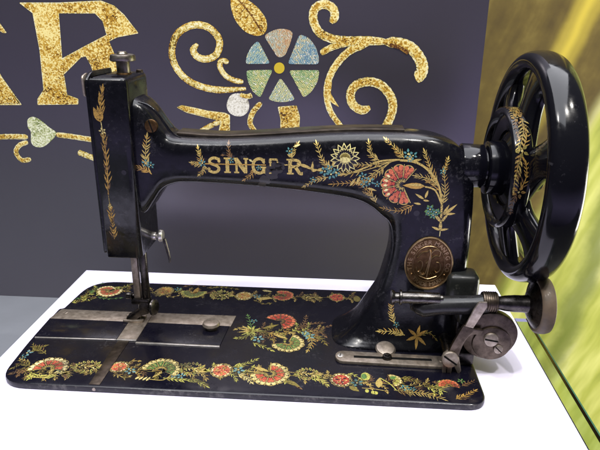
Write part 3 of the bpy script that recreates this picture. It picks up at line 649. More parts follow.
slab('needle_plate', [(6.98, 6.75), (8.69, 6.75), (8.69, 11.6), (6.98, 11.6)], -0.02, 0.085, M['steel'], bed, 0.02)
slab('needle_plate_edge', [(6.96, 6.52), (8.7, 6.52), (8.7, 6.72), (6.96, 6.72)], -0.02, 0.1, M['bright'], bed, 0.03)
slab('cross_strip', [(7.15, 0.22), (8.0, 0.22), (8.1, 6.49), (7.12, 6.49)], -0.02, 0.045, M['dark'], bed, 0.015)
bm = bmesh.new(); cyl(bm, (7.6, -0.02, -0.27), (7.6, 0.1, -0.27), 0.14, bev=0.02); obj('edge_pin', bm, M['steel'], bed)
bm = bmesh.new(); cyl(bm, (14.7, 9.1, 0.06), (14.7, 9.1, 0.45), 0.5); cyl(bm, (14.7, 9.1, 0.40), (14.7, 9.1, 0.74), 0.78, 0.72, 0.09)
obj('slide_knob', bm, M['steel'], bed)
screw('plate_screw', (0.55, 10.9, 0.06), (0, 0, 1), 0.2, 0.05, bed, M['steel'])
# stitch gauge: slotted bar, thumb nut
bm = bmesh.new()
pts = [(25.4+1.0-0.62*math.sin(a*PI/8), 5.28+0.78*math.cos(a*PI/8)) for a in range(9)]
pts += [(34.4+0.62*math.sin(a*PI/8), 5.1-0.78*math.cos(a*PI/8)) for a in range(9)]
prism(bm, pts, 'z', 0.0, 0.3, 0.06)
sg = obj('stitch_gauge', bm, M['steel'], ma)
bm = bmesh.new(); box(bm, 27.3, 33.6, 5.05, 5.38, 0.1, 0.304); obj('slot', bm, M['void'], sg, smooth=False)
bm = bmesh.new(); cyl(bm, (30.0, 5.22, 0.25), (30.0, 5.22, 0.58), 0.42, 0.36, 0.05); cyl(bm, (30.0, 5.22, 0.57), (30.0, 5.22, 0.68), 0.2); obj('slide_button', bm, M['blacksteel'], sg)
screw('gauge_screw', (26.2, 5.3, 0.29), (0, 0, 1), 0.26, 0.07, sg, M['bright'])
screw('gauge_screw', (34.35, 5.12, 0.29), (0, 0, 1), 0.2, 0.07, sg, M['steel'])
bm = bmesh.new(); a = Vector((0.03, -0.26, 0.95)).normalized(); p = Vector((29.95, 6.5, 0.2)); cyl(bm, p, p+a*0.2, 0.3); cyl(bm, p+a*0.15, p+a*0.36, 0.84, 0.76, 0.1)
obj('thumb_nut', bm, M['steel'], sg)

# ---- arm and pillar in one casting
ST = [  # inner x,z   outer x,z   front y, back y, squareness
 ((9.3, 10.7), (9.3, 20.5), 7.9, 12.3, 5), ((9.9, 11.05), (10.1, 20.1), 7.95, 12.3, 5), ((10.6, 12.0), (10.8, 19.3), 8.0, 12.3, 4.5), ((11.3, 12.95), (11.5, 18.3), 8.0, 12.2, 4),
 ((12.1, 13.4), (12.2, 17.55), 8.0, 12.2, 4), ((13.2, 13.6), (13.4, 17.35), 8.0, 12.2, 4), ((16.2, 13.55), (16.2, 17.32), 8.0, 12.2, 4), ((19.4, 13.38), (19.3, 17.5), 8.0, 12.2, 4),
 ((22.6, 13.12), (22.4, 17.75), 8.0, 12.2, 4), ((25.2, 12.82), (25.4, 17.98), 8.0, 12.2, 4), ((27.0, 12.5), (28.0, 18.08), 8.0, 12.2, 4), ((28.2, 11.95), (31.2, 18.05), 8.0, 12.2, 4),
 ((29.1, 11.2), (33.3, 17.75), 8.0, 12.2, 4), ((29.75, 10.6), (35.0, 16.9), 8.0, 12.2, 4), ((30.0, 9.6), (36.05, 15.3), 8.0, 12.2, 4.5), ((30.05, 8.6), (36.35, 13.0), 8.0, 12.2, 5),
 ((29.9, 7.4), (36.45, 10.5), 8.0, 12.2, 5), ((29.6, 6.0), (36.5, 8.0), 8.0, 12.2, 5), ((29.2, 4.6), (36.5, 5.6), 7.95, 12.2, 5), ((28.3, 2.95), (36.5, 3.5), 7.8, 12.3, 5),
 ((27.4, 1.55), (36.4, 2.1), 7.55, 12.5, 4.5), ((26.6, 0.75), (36.5, 1.2), 7.25, 12.9, 4), ((26.0, 0.32), (36.6, 0.7), 6.95, 13.1, 4), ((25.6, 0.1), (36.65, 0.3), 6.75, 13.2, 4), ((25.4, -0.02), (36.65, -0.02), 6.7, 13.2, 4)]
flat = [(*a, *b2, yf, yb, n_) for a, b2, yf, yb, n_ in ST]
bm = bmesh.new(); rings = []; NS = 56
for xi, zi, xo, zo, yf, yb, n_ in crspline(flat, 7):
    cxz = Vector(((xi+xo)/2, 0, (zi+zo)/2)); uu = Vector(((xo-xi)/2, 0, (zo-zi)/2)); ym = (yf+yb)/2; hy = (yb-yf)/2; rg = []
    for k in range(NS):
        a = 2*PI*(k+.5)/NS; ca, sa = math.cos(a), math.sin(a)
        # spread the points along the flats too
        x = math.copysign(abs(ca)**(2/n_), ca); y = math.copysign(abs(sa)**(2/n_), sa)
        rg.append(bm.verts.new(cxz+uu*x+Vector((0, ym+hy*y, 0))))
    rings.append(rg)
for A, B in zip(rings, rings[1:]):
    for k in range(NS): bm.faces.new([A[k], A[(k+1) % NS], B[(k+1) % NS], B[k]])
bm.faces.new(rings[0]); bm.faces.new(rings[-1][::-1])
bmesh.ops.recalc_face_normals(bm, faces=bm.faces[:])
for f in bm.faces: f.smooth = True
bvh = BVHTree.FromBMesh(bm)
frontcast = cast(bvh, (0, 1, 0))
AY = 8.05
D = Decal(5)
def a_(x, y): return onY(x, y, AY)
def al(*a): return [onY(x, y, AY) for x, y in a]
k_ = 0.0855                                # cm per photo pixel on the arm
# the maker's name
def glyphs(word, xs, base, H, col):
    T = 0.235*H
    for ch, (x0, x1) in zip(word, xs):
        w = x1-x0
        def q(u, v): return (x0+u*w, base(x0)+v*H)
        def st(u0, v0, u1, v1, t=T): D.stroke([q(u0, v0), q(u1, v1)], t, col, 3, None, 1)
        sf = 0.105*H
        def serif(u, v, h=0.34): D.stroke([q(u-h/2, v), q(u+h/2, v)], sf, col, 3, None, 1)
        if ch == 'I': st(.5, .02, .5, .98); serif(.5, .045, 0.9); serif(.5, .955, 0.9)
        if ch == 'N':
            st(.17, .02, .17, .98, T*.62); st(.85, .0, .85, .98, T*.62); st(.12, .95, .84, .06, T*1.15); serif(.17, .045, .36); serif(.1, .955, .3); serif(.85, .955, .34)
        if ch == 'S':
            P = [(.88, .70), (.86, .86), (.62, .96), (.36, .94), (.17, .80), (.22, .62), (.5, .52), (.78, .40), (.86, .22), (.66, .05), (.36, .03), (.12, .14), (.1, .30)]
            D.stroke([q(*p) for p in P], T*.78, col, 3); st(.9, .98, .88, .66, T*.4); st(.1, .02, .1, .34, T*.4)
        if ch == 'G':
            P = [(.9, .72), (.78, .92), (.5, .97), (.22, .82), (.12, .5), (.22, .18), (.5, .03), (.78, .1), (.88, .3)]
            D.stroke([q(*p) for p in P], T*.8, col, 3); st(.88, .02, .88, .42, T*.8); serif(.84, .42, .42); st(.92, .98, .9, .66, T*.4)
        if ch == 'E':                      # half rubbed away: only the top bar is left
            st(.1, .95, .9, .95, T*.55); st(.2, .95, .2, .72, T*.8); st(.88, .95, .92, .74, T*.4); st(.2, .72, .2, .5, T*.45); st(.06, .04, .3, .05, T*.35)
        if ch == 'R':
            st(.2, .02, .2, .98); serif(.22, .045, .42); serif(.12, .955, .3)
            D.stroke([q(*p) for p in ((.2, .93), (.55, .93), (.76, .84), (.78, .66), (.55, .52), (.22, .5))], T*.75, col, 3)
            D.stroke([q(*p) for p in ((.5, .5), (.66, .3), (.8, .08), (1.0, .06))], T*.9, col, 3)
XB = lambda px, py: a_(px, py)[0]
y0 = a_(214, 172.3)[1]; y1 = a_(296, 174.2)[1]; xa, xb = XB(214, 172), XB(296, 174)
base = lambda x: y0+(y1-y0)*(x-xa)/(xb-xa)
glyphs('SINGER', [(XB(p, 165), XB(r, 165)) for p, r in ((207.8, 220.8), (223.8, 231.2), (234.3, 248.2), (251.5, 265.5), (268.5, 278.5), (287, 303))], base, a_(214, 157.2)[1]-y0, 'gold')
D.stroke(al((205, 163.5), (240, 164.3), (266, 164.8)), 0.08, 'amber', 5, None, 2); D.stroke(al((284, 164.5), (288, 164.7)), 0.1, 'gold', 5, None, 1)
# rubbed patch across the E
for p, r in (((270, 171), 5), ((276, 168), 5.5), ((265, 180), 4.5), ((280, 166), 4), ((262, 185), 3.2), ((273, 175), 4)):
    D.disc(a_(*p), r*k_, r*k_*0.85, 'worn', 1, 14, 0.35, 5)
D.sprig(al((203, 163), (200, 156), (198, 149)), 5, 0.5, 0.16, 'gold'); D.sprig(al((202, 164), (197, 164), (193, 163)), 4, 0.5, 0.17, 'gold'); D.sprig(al((204, 165), (204, 170), (200, 174)), 5, 0.48, 0.17, 'gold'); D.floret(a_(202.5, 163), 0.34)
D.sprig(al((232, 158), (229, 152), (228, 145)), 4, 0.40, 0.15, 'brown'); D.floret(a_(231.5, 160), 0.28, 'teal', 6); D.sprig(al((231, 155), (227, 155), (224, 155)), 2, 0.4, 0.15, 'brown')
D.sprig(al((255, 168), (252, 174), (245, 179)), 5, 0.5, 0.16, 'amber'); D.floret(a_(259, 167.5), 0.26, 'teal', 6); D.leaf(a_(249, 159), -0.6, 0.4, 0.16, 'pale', 6)
D.sprig(al((292, 158), (293, 151), (297, 145)), 4, 0.48, 0.17, 'gold'); D.leaf(a_(293, 147), 0.3, 0.6, 0.15, 'pale', 2); D.floret(a_(289.5, 151), 0.32); D.leaf(a_(289, 157), 0.9, 0.5, 0.2, 'gold', 2); D.leaf(a_(292, 157), 2.6, 0.45, 0.18, 'gold', 2)
D.stroke(al((297, 163), (309, 168), (323, 171)), 0.12, 'gold', 1); D.leaf(a_(299, 164), -0.28, 1.0, 0.26, 'gold', 2); D.leaf(a_(312, 171), 1.5, 0.8, 0.2, 'gold', 2); D.leaf(a_(312, 171), 0.2, 0.4, 0.15, 'gold', 2); D.leaf(a_(317, 170), 0.35, 0.5, 0.17, 'gold', 2)
for p, r in (((325, 171), .46), ((331, 174), .46), ((336, 172), .4), ((329, 168.5), .38), ((313, 179.5), .3)): D.floret(a_(*p), r, 'teal', 3)
D.sprig(al((332, 169), (323, 161), (317, 145)), 8, 0.55, 0.18, 'gold', taper=0.35); D.leaf(a_(328, 168), 1.5, 0.65, 0.17, 'gold', 1); D.leaf(a_(332, 168), 1.35, 0.65, 0.17, 'gold', 1)
D.sprig(al((328, 177), (316, 180), (305, 186)), 6, 0.5, 0.18, 'gold')
D.sprig(al((372, 178), (360, 182), (347, 183), (333, 184)), 8, 0.6, 0.15, 'amber', spread=0.9); D.leaf(a_(350, 186), 1.0, 0.8, 0.2, 'gold', 1); D.leaf(a_(356, 185), 1.2, 0.9, 0.2, 'gold', 1)
D.mums(a_(345, 158), 1.15)
D.stroke(al((338, 175), (352, 172.5), (366, 167), (380, 161), (400, 159.5)), 0.13, 'gold', 0)
D.stroke(al((400, 160), (415, 162), (427, 169), (437, 182), (441.5, 200), (441, 218)), 0.17, 'gold', 0)
D.sprig(al((398, 160), (375, 164), (357, 165)), 6, 0.6, 0.17, 'gold', start=0.4); D.sprig(al((392, 161), (372, 168), (352, 173), (340, 173)), 4, 0.7, 0.17, 'gold', start=0.55)
D.sprig(al((392, 161), (378, 170), (362, 181)), 4, 0.65, 0.16, 'gold', start=0.35); D.sprig(al((390, 162), (380, 171), (372, 178)), 4, 0.6, 0.16, 'gold', start=0.35)
D.floret(a_(363, 176), .36); D.floret(a_(370, 181), .42); D.floret(a_(364, 184), .34); D.floret(a_(377, 184), .3)
D.sprig(al((379, 160), (371, 155), (369, 144)), 7, 0.55, 0.17, 'gold'); D.sprig(al((404, 158), (397, 150), (387, 141)), 8, 0.55, 0.17, 'gold')
D.floret(a_(408, 154), .42); D.floret(a_(413, 155.5), .38); D.floret(a_(410, 159), .28)
for a in (2.5, 2.0, 0.2, -0.3): D.leaf(a_(412, 161), a, 0.75, 0.2, 'gold', 1)
D.sprig(al((437, 183), (430, 168), (425, 153)), 9, 0.6, 0.17, 'gold'); D.sprig(al((438, 186), (430, 179), (417, 176)), 8, 0.65, 0.15, 'gold')
D.sprig(al((439, 190), (434, 186), (428, 182)), 3, 0.5, 0.14, 'amber')
D.sprig(al((442, 205), (445, 190), (444, 174)), 8, 0.62, 0.16, 'gold'); D.sprig(al((443, 172), (446, 166), (448, 160)), 4, 0.45, 0.17, 'gold'); D.floret(a_(443, 171), .28)
D.leaf(a_(443, 215), 0.75, 1.4, 0.24, 'gold', 1); D.leaf(a_(443, 214), 1.1, 0.9, 0.2, 'gold', 1); D.leaf(a_(445, 214), 0.1, 0.8, 0.2, 'gold', 1)
D.leaf(a_(441, 222), 2.3, 0.95, 0.24, 'gold', 1); D.leaf(a_(441, 222), 1.0, 0.9, 0.24, 'gold', 1); D.leaf(a_(440, 230), 2.75, 0.75, 0.2, 'gold', 1); D.leaf(a_(439, 230), 0.2, 0.75, 0.2, 'gold', 1); D.leaf(a_(440, 231), 1.6, 1.0, 0.26, 'gold', 1)
D.stroke(al((440, 231), (439.5, 236)), 0.06, 'pale', 0, None, 1)
D.fan(a_(402, 184.5), 1.66, 0.92, PI*2-1.10, 7, 'coral', 'coral', 'gold', 'red', layer=1)
for k in range(14):                         # pale bloom along the outer petal lobes
    a = 0.92+(k+.5)*(PI*2-2.02)/14; c0 = a_(402, 184.5); D.leaf((c0[0]+1.12*math.cos(a), c0[1]+1.12*math.sin(a)), a, .36, .2, 'cream' if 4 < k < 10 else 'coral', 6)
D.leaf((a_(425, 186)[0], a_(425, 186)[1]), PI-0.02, 1.75, 0.5, 'amber', 8); D.leaf((a_(424, 185)[0], a_(424, 185)[1]), PI-0.02, 1.3, 0.2, 'gold', 9); D.stroke(al((425, 186.5), (435, 190), (441, 203)), 0.12, 'gold', 1)
D.sprig(al((413, 205), (400, 211), (384, 209)), 8, 0.6, 0.15, 'amber', spread=0.95)
D.leaf(a_(424, 199), 2.6, 0.85, 0.2, 'gold', 1); D.leaf(a_(425, 198), 1.3, 0.7, 0.2, 'gold', 1); D.leaf(a_(421, 204), 3.0, 0.6, 0.18, 'gold', 1); D.leaf(a_(423, 200), -0.1, 0.5, 0.16, 'gold', 1)
for p, r in (((430, 209), .48), ((436, 212), .42), ((433, 215), .36), ((428, 213), .3)): D.floret(a_(*p), r, 'green', 3); D.floret(a_(*p), r*0.7, 'teal', 5)
D.disc(a_(416.5, 213), 0.24, 0.24, 'ink', 2)
D.sprig(al((372, 196), (367, 190), (360, 185)), 4, 0.65, 0.18, 'amber'); D.leaf(a_(367, 188), -0.25, 0.8, 0.2, 'gold', 1); D.sprig(al((376, 203), (372, 196), (366, 193)), 5, 0.5, 0.16, 'gold')
# ferns by the head, and low on the pillar
D.sprig(al((151, 173), (146, 158), (147, 138)), 8, 0.75, 0.24, 'gold', start=0.3); D.sprig(al((152, 174), (143, 168), (129, 168)), 7, 0.7, 0.2, 'amber', start=0.2); D.floret(a_(146, 163), .35); D.floret(a_(151, 165), .32)
D.sprig(al((394, 321), (391, 312), (391, 305)), 6, 0.6, 0.18, 'gold'); D.sprig(al((404, 331), (394, 328), (380, 328)), 8, 0.62, 0.2, 'gold'); D.floret(a_(396, 322), .3)
for a in (0.6, 1.35, 2.5, 3.5, 4.6, 5.6): D.leaf(a_(416, 332), a, 0.95, 0.26, 'amber', 1)
D.sprig(al((420, 331), (428, 329), (434, 334)), 4, 0.4, 0.14, 'olive')
D.lay(bm, lambda p: frontcast((p[0], -10, p[1])), lift=0.016)
arm = obj('arm', bm, [M['enamel']]+DM, ma, angle=60)

# cover strip along the top of the arm
bm = bmesh.new(); P0 = [(12.6, 17.50), (16.2, 17.36), (19.3, 17.54), (22.4, 17.79), (25.4, 18.02), (28.0, 18.12), (30.6, 18.12)]
pp = crspline(P0, 4); prism(bm, [(x, z+0.10) for x, z in pp]+[(x, z-0.2) for x, z in pp[::-1]], 'y', 9.3, 11.4, 0.05)
obj('top_cover', bm, metal('tarnished_cover', (0.05, 0.042, 0.034), (0.16, 0.13, 0.10), (0.28, 0.5), 0.8, (0.5, 1, 1)), arm)
# maker's medallion
bx, bz = a_(428.5, 263.3); by = 8.0
RX, RZ = 1.95, 2.36
def ell(r, y, n_=64): return [Vector((bx+RX*r*math.cos(2*PI*k/n_), y, bz+RZ*r*math.sin(2*PI*k/n_))) for k in range(n_)]
bm = bmesh.new(); seq = [(1.0, 8.05, 0), (1.0, 7.90, 1), (0.97, 7.86, 1), (0.93, 7.88, 1), (0.91, 7.93, 0), (0.0, 7.93, 0)]
pr = None
for r, y, mi in seq:
    rg = [bm.verts.new(v) for v in ell(r, y)] if r > 0 else None
    if pr:
        if rg:
            for k in range(64): bm.faces.new([pr[k], pr[(k+1) % 64], rg[(k+1) % 64], rg[k]]).material_index = mi
        else: bm.faces.new(pr).material_index = 0
    pr = rg
bmesh.ops.recalc_face_normals(bm, faces=bm.faces[:])
def ridge(pts, w, y=7.905, sub=4):          # a raised line on the medallion
    q = [(bx+RX*x, y, bz+RZ*z) for x, z in (crspline(pts, sub) if len(pts) > 2 else pts)]
    tube(bm, q, w, 6, 1)
ridge([(0.66*math.cos(a), 0.66*math.sin(a)) for a in [2*PI*k/40 for k in range(41)]], 0.028, sub=1)
ridge([(-.12, .02), (.22, .30), (.40, .30), (.42, .48), (.22, .52), (.05, .36), (-.02, .0), (-.12, -.36), (-.30, -.40), (-.36, -.25)], 0.07)   # crossed S and shuttle
ridge([(.0, .56), (.06, .2), (.0, -.2), (-.04, -.5)], 0.075); ridge([(-.5, .22), (-.3, .42), (-.1, .46), (.08, .58)], 0.06)
ridge([(-.46, .05), (-.36, .12), (-.26, .02), (-.3, -.22), (-.44, -.3), (-.5, -.12)], 0.05); ridge([(.3, .08), (.46, .02), (.48, -.2), (.34, -.32), (.24, -.2)], 0.05); ridge([(-.36, -.45), (0, -.56), (.36, -.45)], 0.045)
for k in range(13): ridge([(-.3+k*.05, -.32-(k % 2)*.04), (-.28+k*.05, -.36-(k % 2)*.04)], 0.03)
def letters(word, a0, a1, rr, size, flip=False):
    for k, ch in enumerate(word):
        if ch == ' ': continue
        wd = [0.55 if c_ in 'I ' else 1.25 if c_ in 'MW' else 1.0 for c_ in word]; a = a0+(a1-a0)*(sum(wd[:k])+wd[k]/2-wd[0]/2)/(sum(wd)-wd[0]/2-wd[-1]/2); cu = bpy.data.curves.new('t', 'FONT'); cu.body = ch; cu.size = size; cu.align_x = 'CENTER'; cu.align_y = 'CENTER'; cu.extrude = 0.02; cu.offset = 0.012
        to = bpy.data.objects.new('t', cu); me = bpy.data.meshes.new_from_object(to); b2 = bmesh.new(); b2.from_mesh(me)
        rot = a-PI/2+(PI if flip else 0); p = Vector((bx+RX*rr*math.cos(a), 7.915, bz+RZ*rr*math.sin(a)))
        for v in b2.verts:
            x, y, z = v.co; v.co = p+Vector((x*math.cos(rot)-y*math.sin(rot), -z, x*math.sin(rot)+y*math.cos(rot)))
        bmesh.ops.recalc_face_normals(b2, faces=b2.faces[:]); merge(bm, b2, 1)
        bpy.data.objects.remove(to); bpy.data.curves.remove(cu); bpy.data.meshes.remove(me)
letters('THE SINGER MANFG CO', PI*1.08, -PI*0.08, 0.785, 0.50)
letters('TRADE MARK', PI*1.25, PI*1.75, 0.785, 0.46, True)
for a in (PI*1.17, PI*1.83): bmesh.ops.create_uvsphere(bm, u_segments=8, v_segments=6, radius=0.13, matrix=Matrix.Translation((bx+RX*.79*math.cos(a), 7.92, bz+RZ*.79*math.sin(a))))
obj('maker_medallion', bm, [M['brass'], M['brasshi']], arm, angle=35)
bm = bmesh.new(); cyl(bm, (35.2, 10, 15.3), (37.0, 10, 15.3), 1.8, 1.74, 0.12, 48); cyl(bm, (36.8, 10, 15.25), (38.3, 10, 15.2), 1.45, 1.45, 0.05); obj('shaft_collar', bm, M['wheel'], arm)

# ---- head
bm = bmesh.new(); HX0, HX1, HY0, HY1, HZ0, HZ1 = 6.68, 9.62, 7.2, 12.7, 7.45, 22.0
hp = roundpoly([(HX0, HY0), (HX1, HY0), (HX1, HY1), (HX0, HY1)], [0.16, 0.5, 0.9, 0.3], 6)
rings = []
for ins, z, dz in ((0.12, HZ0, 0), (0.0, HZ0+0.12, 0), (0.0, HZ1-0.45, 0), (0.05, HZ1-0.2, 0), (0.16, HZ1-0.06, 0), (0.34, HZ1, 0)):
    rings.append([bm.verts.new((x, y, z+dz+(0.0 if z > 12 else 0.0))) for x, y in inset(hp, ins)])
for A, B in zip(rings, rings[1:]):
    for k in range(len(A)): bm.faces.new([A[k], A[(k+1) % len(A)], B[(k+1) % len(A)], B[k]])
bm.faces.new(rings[-1]); bm.faces.new(rings[0][::-1]); bmesh.ops.recalc_face_normals(bm, faces=bm.faces[:])
hb = BVHTree.FromBMesh(bm); hc = cast(hb, (0, 1, 0))
D = Decal(9)
def h_(x, y): return onY(x, y, HY0)
def hl(*a): return [onY(x, y, HY0) for x, y in a]
D.sprig(hl((100.5, 119), (100.5, 105), (102, 92)), 5, 0.95, 0.27, 'amber', spread=0.5, stem=0.14); D.leaf(h_(100, 122), 1.9, 1.2, 0.5, 'amber', 1); D.leaf(h_(100.5, 122), 1.35, 0.9, 0.35, 'amber', 1)
D.stroke(hl((101, 122), (102.5, 131), (103.5, 140)), 0.07, 'pale'); D.floret(h_(102.5, 131), 0.32, 'pale', 2)
D.sprig(hl((108.5, 195), (107.5, 175), (106, 155), (103.5, 137)), 9, 0.78, 0.22, 'amber', spread=0.5, stem=0.11, taper=0.15)
D.stroke(hl((108.5, 195), (110, 206)), 0.05, 'gold', 0, None, 1); D.floret(h_(110, 206), 0.2, 'pale', 2)
D.sprig(hl((112.5, 223), (111.5, 215), (111, 209)), 4, 0.72, 0.24, 'amber', spread=0.6); D.sprig(hl((114.5, 239), (113.5, 231), (112.5, 224)), 4, 0.72, 0.24, 'amber', spread=0.6)
D.disc(h_(124, 172.5), 0.2, 0.2, 'ink', 1)
D.lay(bm, lambda p: hc((p[0], -10, p[1])), lift=0.014)
head = obj('head', bm, [M['enamel']]+DH, ma, angle=50)
# face plate at the outer end, with its worn edge standing proud
bm = bmesh.new(); prism(bm, roundpoly([(7.35, 7.7), (7.35, 21.9), (8.4, 22.35), (12.4, 22.3), (12.4, 7.7)], 0.4, 4), 'x', 6.38, 6.66, 0.06); obj('face_plate', bm, M['enamel'], head)
bm = bmesh.new(); prism(bm, roundpoly([(7.25, 20.6), (7.25, 22.1), (8.3, 22.3), (8.3, 20.4)], 0.3, 4), 'x', 6.2, 6.36, 0.04); obj('plate_latch', bm, M['steel'], head)
# presser regulator on top
bm = bmesh.new(); cyl(bm, (8.45, 10.2, 21.9), (8.45, 10.2, 23.1), 0.52, 0.5, 0.06); cyl(bm, (8.45, 10.2, 22.98), (8.45, 10.2, 23.5), 1.0, 0.96, 0.12, 40); cyl(bm, (8.45, 10.2, 23.48), (8.45, 10.2, 23.72), 0.42, 0.36, 0.08)
obj('pressure_knob', bm, [metal('aged_nickel', (0.16, 0.14, 0.115), (0.32, 0.29, 0.25), (0.3, 0.45))], head)
bm = bmesh.new(); cyl(bm, (8.45, 10.2, 21.85), (8.45, 10.2, 22.12), 0.62, 0.58, 0.05); obj('knob_bush', bm, M['brass'], head)
bm = bmesh.new(); cyl(bm, (9.1, 12.0, 21.9), (9.1, 12.0, 22.2), 0.3, 0.26, 0.05); obj('oil_cap', bm, M['dark'], head)
screw('head_screw', (11.05, 8.0, 18.35), (0, -1, 0.05), 0.52, 0.24, head, M['brass'], 1.1)
# cast brow running from the head down on to the arm
bm = bmesh.new(); tube(bm, crspline([(x, y, onY(px, py, y)[1]) for px, py, x, y in [(138, 102, onY(138, 102, 8.0)[0], 8.0), (147, 105, onY(147, 105, 8.0)[0], 8.0), (156, 112, onY(156, 112, 8.0)[0], 8.0), (165, 124, onY(165, 124, 8.05)[0], 8.05), (172, 133, onY(172, 133, 8.1)[0], 8.1), (181, 138, onY(181, 138, 8.2)[0], 8.2)]], 6), [0.06+0.05*min(1, k/6) for k in range(24)]+[0.1, .09, .08, .07, .06, .04, .03], 10); obj('brow_ridge', bm, M['enamel'], head)
# thread guide
bm = bmesh.new(); cyl(bm, (9.55, 10.2, 8.35), (10.0, 10.2, 8.35), 0.36, 0.34, 0.05); cyl(bm, (10.0, 10.2, 8.35), (10.25, 10.2, 8.35), 0.16); cyl(bm, (10.25, 10.2, 8.4), (10.6, 10.2, 8.4), 0.55, 0.5, 0.08)
obj('tension_nut', bm, M['bright'], head)
bm = bmesh.new(); tube(bm, crspline([(10.65, 10.2, 8.1), (10.85, 10.2, 7.2), (11.0, 10.2, 6.4), (11.02, 10.2, 5.9)], 5), [0.16]*4+[0.14]*4+[0.12]*4+[0.1]*4, 8); obj('thread_hook', bm, M['blacksteel'], head)
# needle bar, presser bar and foot
bm = bmesh.new(); box(bm, 7.55, 8.15, 10.0, 10.5, 2.3, 7.6, 0.08); obj('needle_bar', bm, M['steel'], head)
bm = bmesh.new(); cyl(bm, (7.85, 10.25, 0.15), (7.85, 10.25, 2.4), 0.06, 0.09, 0.01, 10); obj('needle', bm, M['bright'], head)
bm = bmesh.new(); cyl(bm, (8.6, 10.3, 1.3), (8.6, 10.3, 7.6), 0.36, bev=0.05); obj('presser_bar', bm, M['blacksteel'], head)
bm = bmesh.new(); box(bm, 7.3, 8.95, 9.8, 10.75, 1.75, 2.35, 0.12)
obj('needle_clamp', bm, M['blacksteel'], head)
bm = bmesh.new(); cyl(bm, (6.8, 10.2, 2.5), (7.35, 10.2, 2.5), 0.34, 0.3, 0.06); cyl(bm, (7.3, 10.2, 2.5), (7.6, 10.2, 2.5), 0.14); obj('clamp_screw', bm, M['blacksteel'], head)
bm = bmesh.new(); pts = [(6.75, 0.10), (7.0, 0.1), (7.7, 0.32), (8.2, 0.7), (8.85, 0.95), (8.95, 2.0), (8.2, 2.0), (8.05, 1.35), (7.55, 1.0), (7.1, 0.62), (6.75, 0.42)]
prism(bm, pts, 'y', 9.7, 10.7, 0.06); obj('presser_foot', bm, M['blacksteel'], head)
bm = bmesh.new(); prism(bm, roundpoly([(6.45, 9.55), (7.4, 9.45), (8.3, 9.6), (8.3, 10.0), (7.2, 9.98), (6.5, 10.0)], 0.1, 3), 'z', 0.09, 0.3, 0.04); prism(bm, roundpoly([(6.45, 10.45), (7.4, 10.4), (8.3, 10.4), (8.3, 10.8), (7.2, 10.9), (6.5, 10.85)], 0.1, 3), 'z', 0.09, 0.3, 0.04); obj('foot_toes', bm, M['steel'], head)
bm = bmesh.new(); cyl(bm, (8.9, 10.3, 1.45), (9.15, 10.3, 1.4), 0.2); a = Vector((1, -0.25, 0.1)).normalized(); p = Vector((9.15, 10.25, 1.35)); cyl(bm, p, p+a*0.22, 0.78, 0.72, 0.08); obj('thumb_screw', bm, M['blacksteel'], head)

# ---- handwheel
hw = empty('handwheel', (38.3, 10, 15.2), parent=ma)
WC = Vector((0, 10, 15.2))
def wl_(bm, prof, seg=96): lathe(bm, prof, WC, (1, 0, 0), seg)
bm = bmesh.new(); pr = []
for k in range(28):
    a = 2*PI*k/28; ca, sa = math.cos(a), math.sin(a)
    pr.append((8.22+0.80*math.copysign(abs(ca)**0.9, ca), 40.5+1.30*math.copysign(abs(sa)**0.85, sa)))
lathe(bm, pr, WC, (1, 0, 0), 128, close=True); obj('rim', bm, M['wheel'], hw, angle=80)
# grooved pulley drum with decal band
bm = bmesh.new(); wl_(bm, [(4.15, 38.45), (4.3, 38.1), (4.55, 37.98), (4.72, 38.12), (4.76, 38.5), (4.76, 39.1), (4.72, 39.35), (4.5, 39.5), (3.9, 39.6), (3.2, 39.62), (3.0, 39.2), (3.0, 38.7), (3.4, 38.5), (4.15, 38.45)])
dr = Decal(12)
def wp(x, a): return (x, a)
for (a0, a1) in ((140, 108), (102, 68), (64, 32), (28, -4)):
    seg_ = [wp(38.55+0.35*math.sin(t*2.2+a0), math.radians(a0+(a1-a0)*t)*4.76) for t in (0, .25, .5, .75, 1)]
    dr.sprig(seg_, 7, 0.66, 0.24, 'gold', spread=0.8, taper=0.2); m_ = math.radians(a1-3)*4.76
    dr.floret(wp(38.6, m_), 0.55, 'amber' if a0 in (102, 28) else 'olive', 3)
    dr.sprig([wp(38.7, m_+.2), wp(39.0, m_+1.2), wp(38.9, m_+2.0)], 5, 0.55, 0.2, 'amber'); dr.sprig([wp(38.5, m_-.2), wp(38.3, m_-1.0), wp(38.4, m_-1.8)], 4, 0.5, 0.2, 'brown')
def wmap(p):
    if not 38.12 < p[0] < 39.33: p = (min(39.32, max(38.14, p[0])), p[1])
    a = p[1]/4.76; nrm = Vector((0, -math.cos(a), math.sin(a))); return (Vector((p[0], 10, 15.2))+nrm*4.76, nrm)
dr.lay(bm, wmap, lift=0.016)
obj('pulley_drum', bm, [M['wheel']]+DH, hw, angle=50)
bm = bmesh.new(); wl_(bm, [(0, 37.15), (1.9, 37.15), (2.1, 37.25), (2.2, 38.5), (3.15, 38.95), (3.2, 39.4), (2.2, 39.8), (1.8, 41.4), (1.5, 41.6), (0, 41.6)], 48); obj('hub', bm, M['wheel'], hw)
